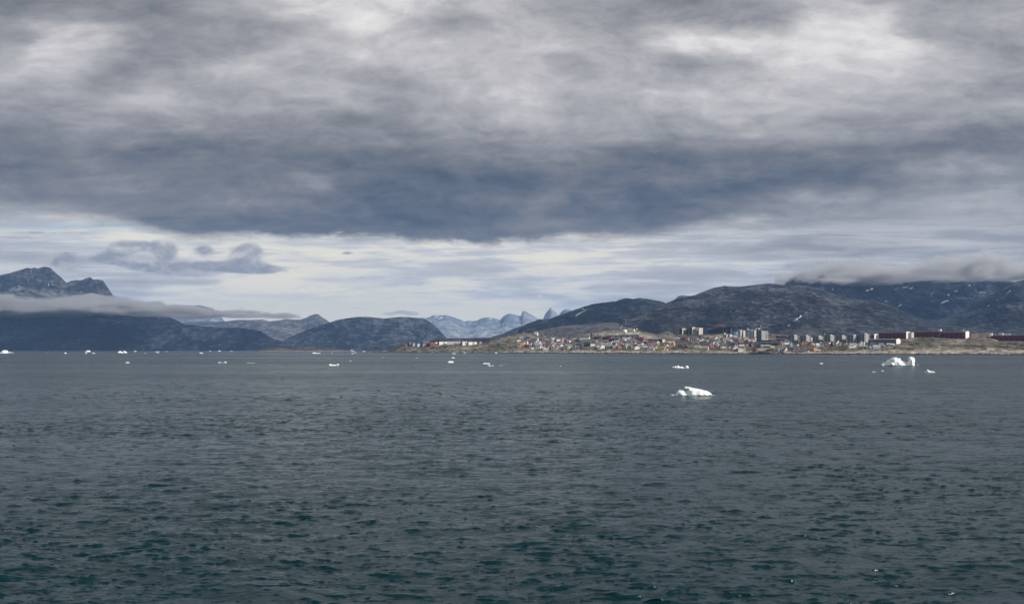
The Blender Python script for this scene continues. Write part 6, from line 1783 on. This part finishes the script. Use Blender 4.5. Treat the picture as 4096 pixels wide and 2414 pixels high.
# ------------------------------------------------------------------ shore path on the right
m_path = paint((0.10, 0.095, 0.09), 0.9, 0.1, 0.15)
for nm, pts, lab in (('path', [(3392, 1404), (3420, 1399), (3436, 1396), (3460, 1401), (3490, 1402), (3540, 1401), (3580, 1399), (3600, 1388)], 'shore path'), ('path', [(3728, 1383), (3780, 1381.5), (3840, 1382), (3880, 1386), (3900, 1389), (3950, 1392), (4000, 1393.5), (4060, 1391), (4096, 1390)], 'cliff path')):
    vs, fs = [], []
    for i in range(len(pts) - 1):
        for s in range(8):
            t = s / 8.0
            a, b = pts[i][0] + (pts[i + 1][0] - pts[i][0]) * t, pts[i][1] + (pts[i + 1][1] - pts[i][1]) * t
            x, y, z = ground(a, b)
            vs += [(x, y - 2, z - 3.0), (x, y - 2, z + 1.1), (x, y + 2, z + 1.1)]
    for i in range(len(vs) // 3 - 1):
        for q in (0, 1):
            fs.append((3 * i + q, 3 * i + 3 + q, 3 * i + 4 + q, 3 * i + 1 + q))
    tag(mesh_py(nm, vs, fs, m_path), kind='structure')

# ------------------------------------------------------------------ low cloud on the mountains
def cloud(name, label, x0, x1, y0, y1, z0, z1, dens, scale, thr, ztop_slope=0.0, taper=1.0, warp=1.0, seed=0.0, top_soft=0.35, bot_soft=0.2):
    m = bpy.data.materials.new('cloud_vapour')
    m.use_nodes = True
    m.node_tree.nodes.clear()
    n = NT(m.node_tree)
    out = n.n('ShaderNodeOutputMaterial')
    vp = n.n('ShaderNodeVolumePrincipled')
    vp.inputs['Color'].default_value = (0.93, 0.94, 0.96, 1)
    vp.inputs['Anisotropy'].default_value = 0.5
    tc = n.n('ShaderNodeTexCoord').outputs['Object']
    sp = n.n('ShaderNodeSeparateXYZ')
    n.put(sp.inputs[0], tc)
    fx_, fy_, fz_ = sp.outputs
    u = n.mr(fx_, x0, x1)
    v = n.mr(fz_, z0, z1)
    # thick in the middle, thin towards the ends; soft top and base
    prof = n.m('MULTIPLY', n.mr(u, 0.0, 0.06, smooth=True), n.mr(u, 1.0 - taper, 1.0, 1.0, 0.0))
    topv = n.m('ADD', n.m('MULTIPLY', prof, 1 - top_soft), 0.0)
    up = n.mr(n.m('SUBTRACT', v, topv), -top_soft * .6, top_soft * .8, 1.0, -1.2)
    dn = n.mr(v, 0.0, bot_soft, -0.8, 1.0)
    yy = n.mr(n.m('ABSOLUTE', n.m('SUBTRACT', n.mr(fy_, y0, y1), 0.5)), 0.3, 0.5, 1.0, -0.2)
    shape = n.m('MINIMUM', n.m('MINIMUM', up, dn), yy)
    st = n.vm('ADD', n.vm('MULTIPLY', tc, (0.55, 0.8, 1.5)), (seed, seed * 2, seed))
    nz = n.noise(st, scale, 5.0, 0.62, 0.4)
    d = n.mr(n.m('ADD', n.m('MULTIPLY', shape, 0.5), n.m('MULTIPLY', n.m('SUBTRACT', nz, 0.5), 1.6 * warp)), thr, thr + 0.28)
    n.put(vp.inputs['Density'], n.m('MULTIPLY', d, dens))
    m.node_tree.links.new(vp.outputs[0], out.inputs[1])
    vs, fs = [], []
    box_vf(x0, x1, y0, y1, z0, z1, vs, fs)
    o = mesh_py(name, vs, fs, m)
    tag(o, label, None, None, 'stuff')
    return o


Dl = 7300.0
cloud('cloud_bank', 'flat grey cloud bank lying across the dark left mountain below its peaks', X_of(-420, Dl), X_of(1080, Dl), Dl, Dl + 1700, Z_of(1262, Dl), Z_of(1075, Dl), 0.03, 1 / 330.0, 0.12, taper=0.66, warp=1.5, seed=3.0, top_soft=0.5, bot_soft=0.25)
Dr = 6800.0
cloud('cloud_cap', 'soft grey cloud cap draped over the snowy right mountain summits', X_of(3165, 7500), X_of(4500, 7500), Dr, Dr + 2200, Z_of(1146, 6900), Z_of(1000, 8300), 0.018, 1 / 380.0, 0.11, taper=0.12, warp=1.5, seed=11.0, bot_soft=0.45, top_soft=0.5)
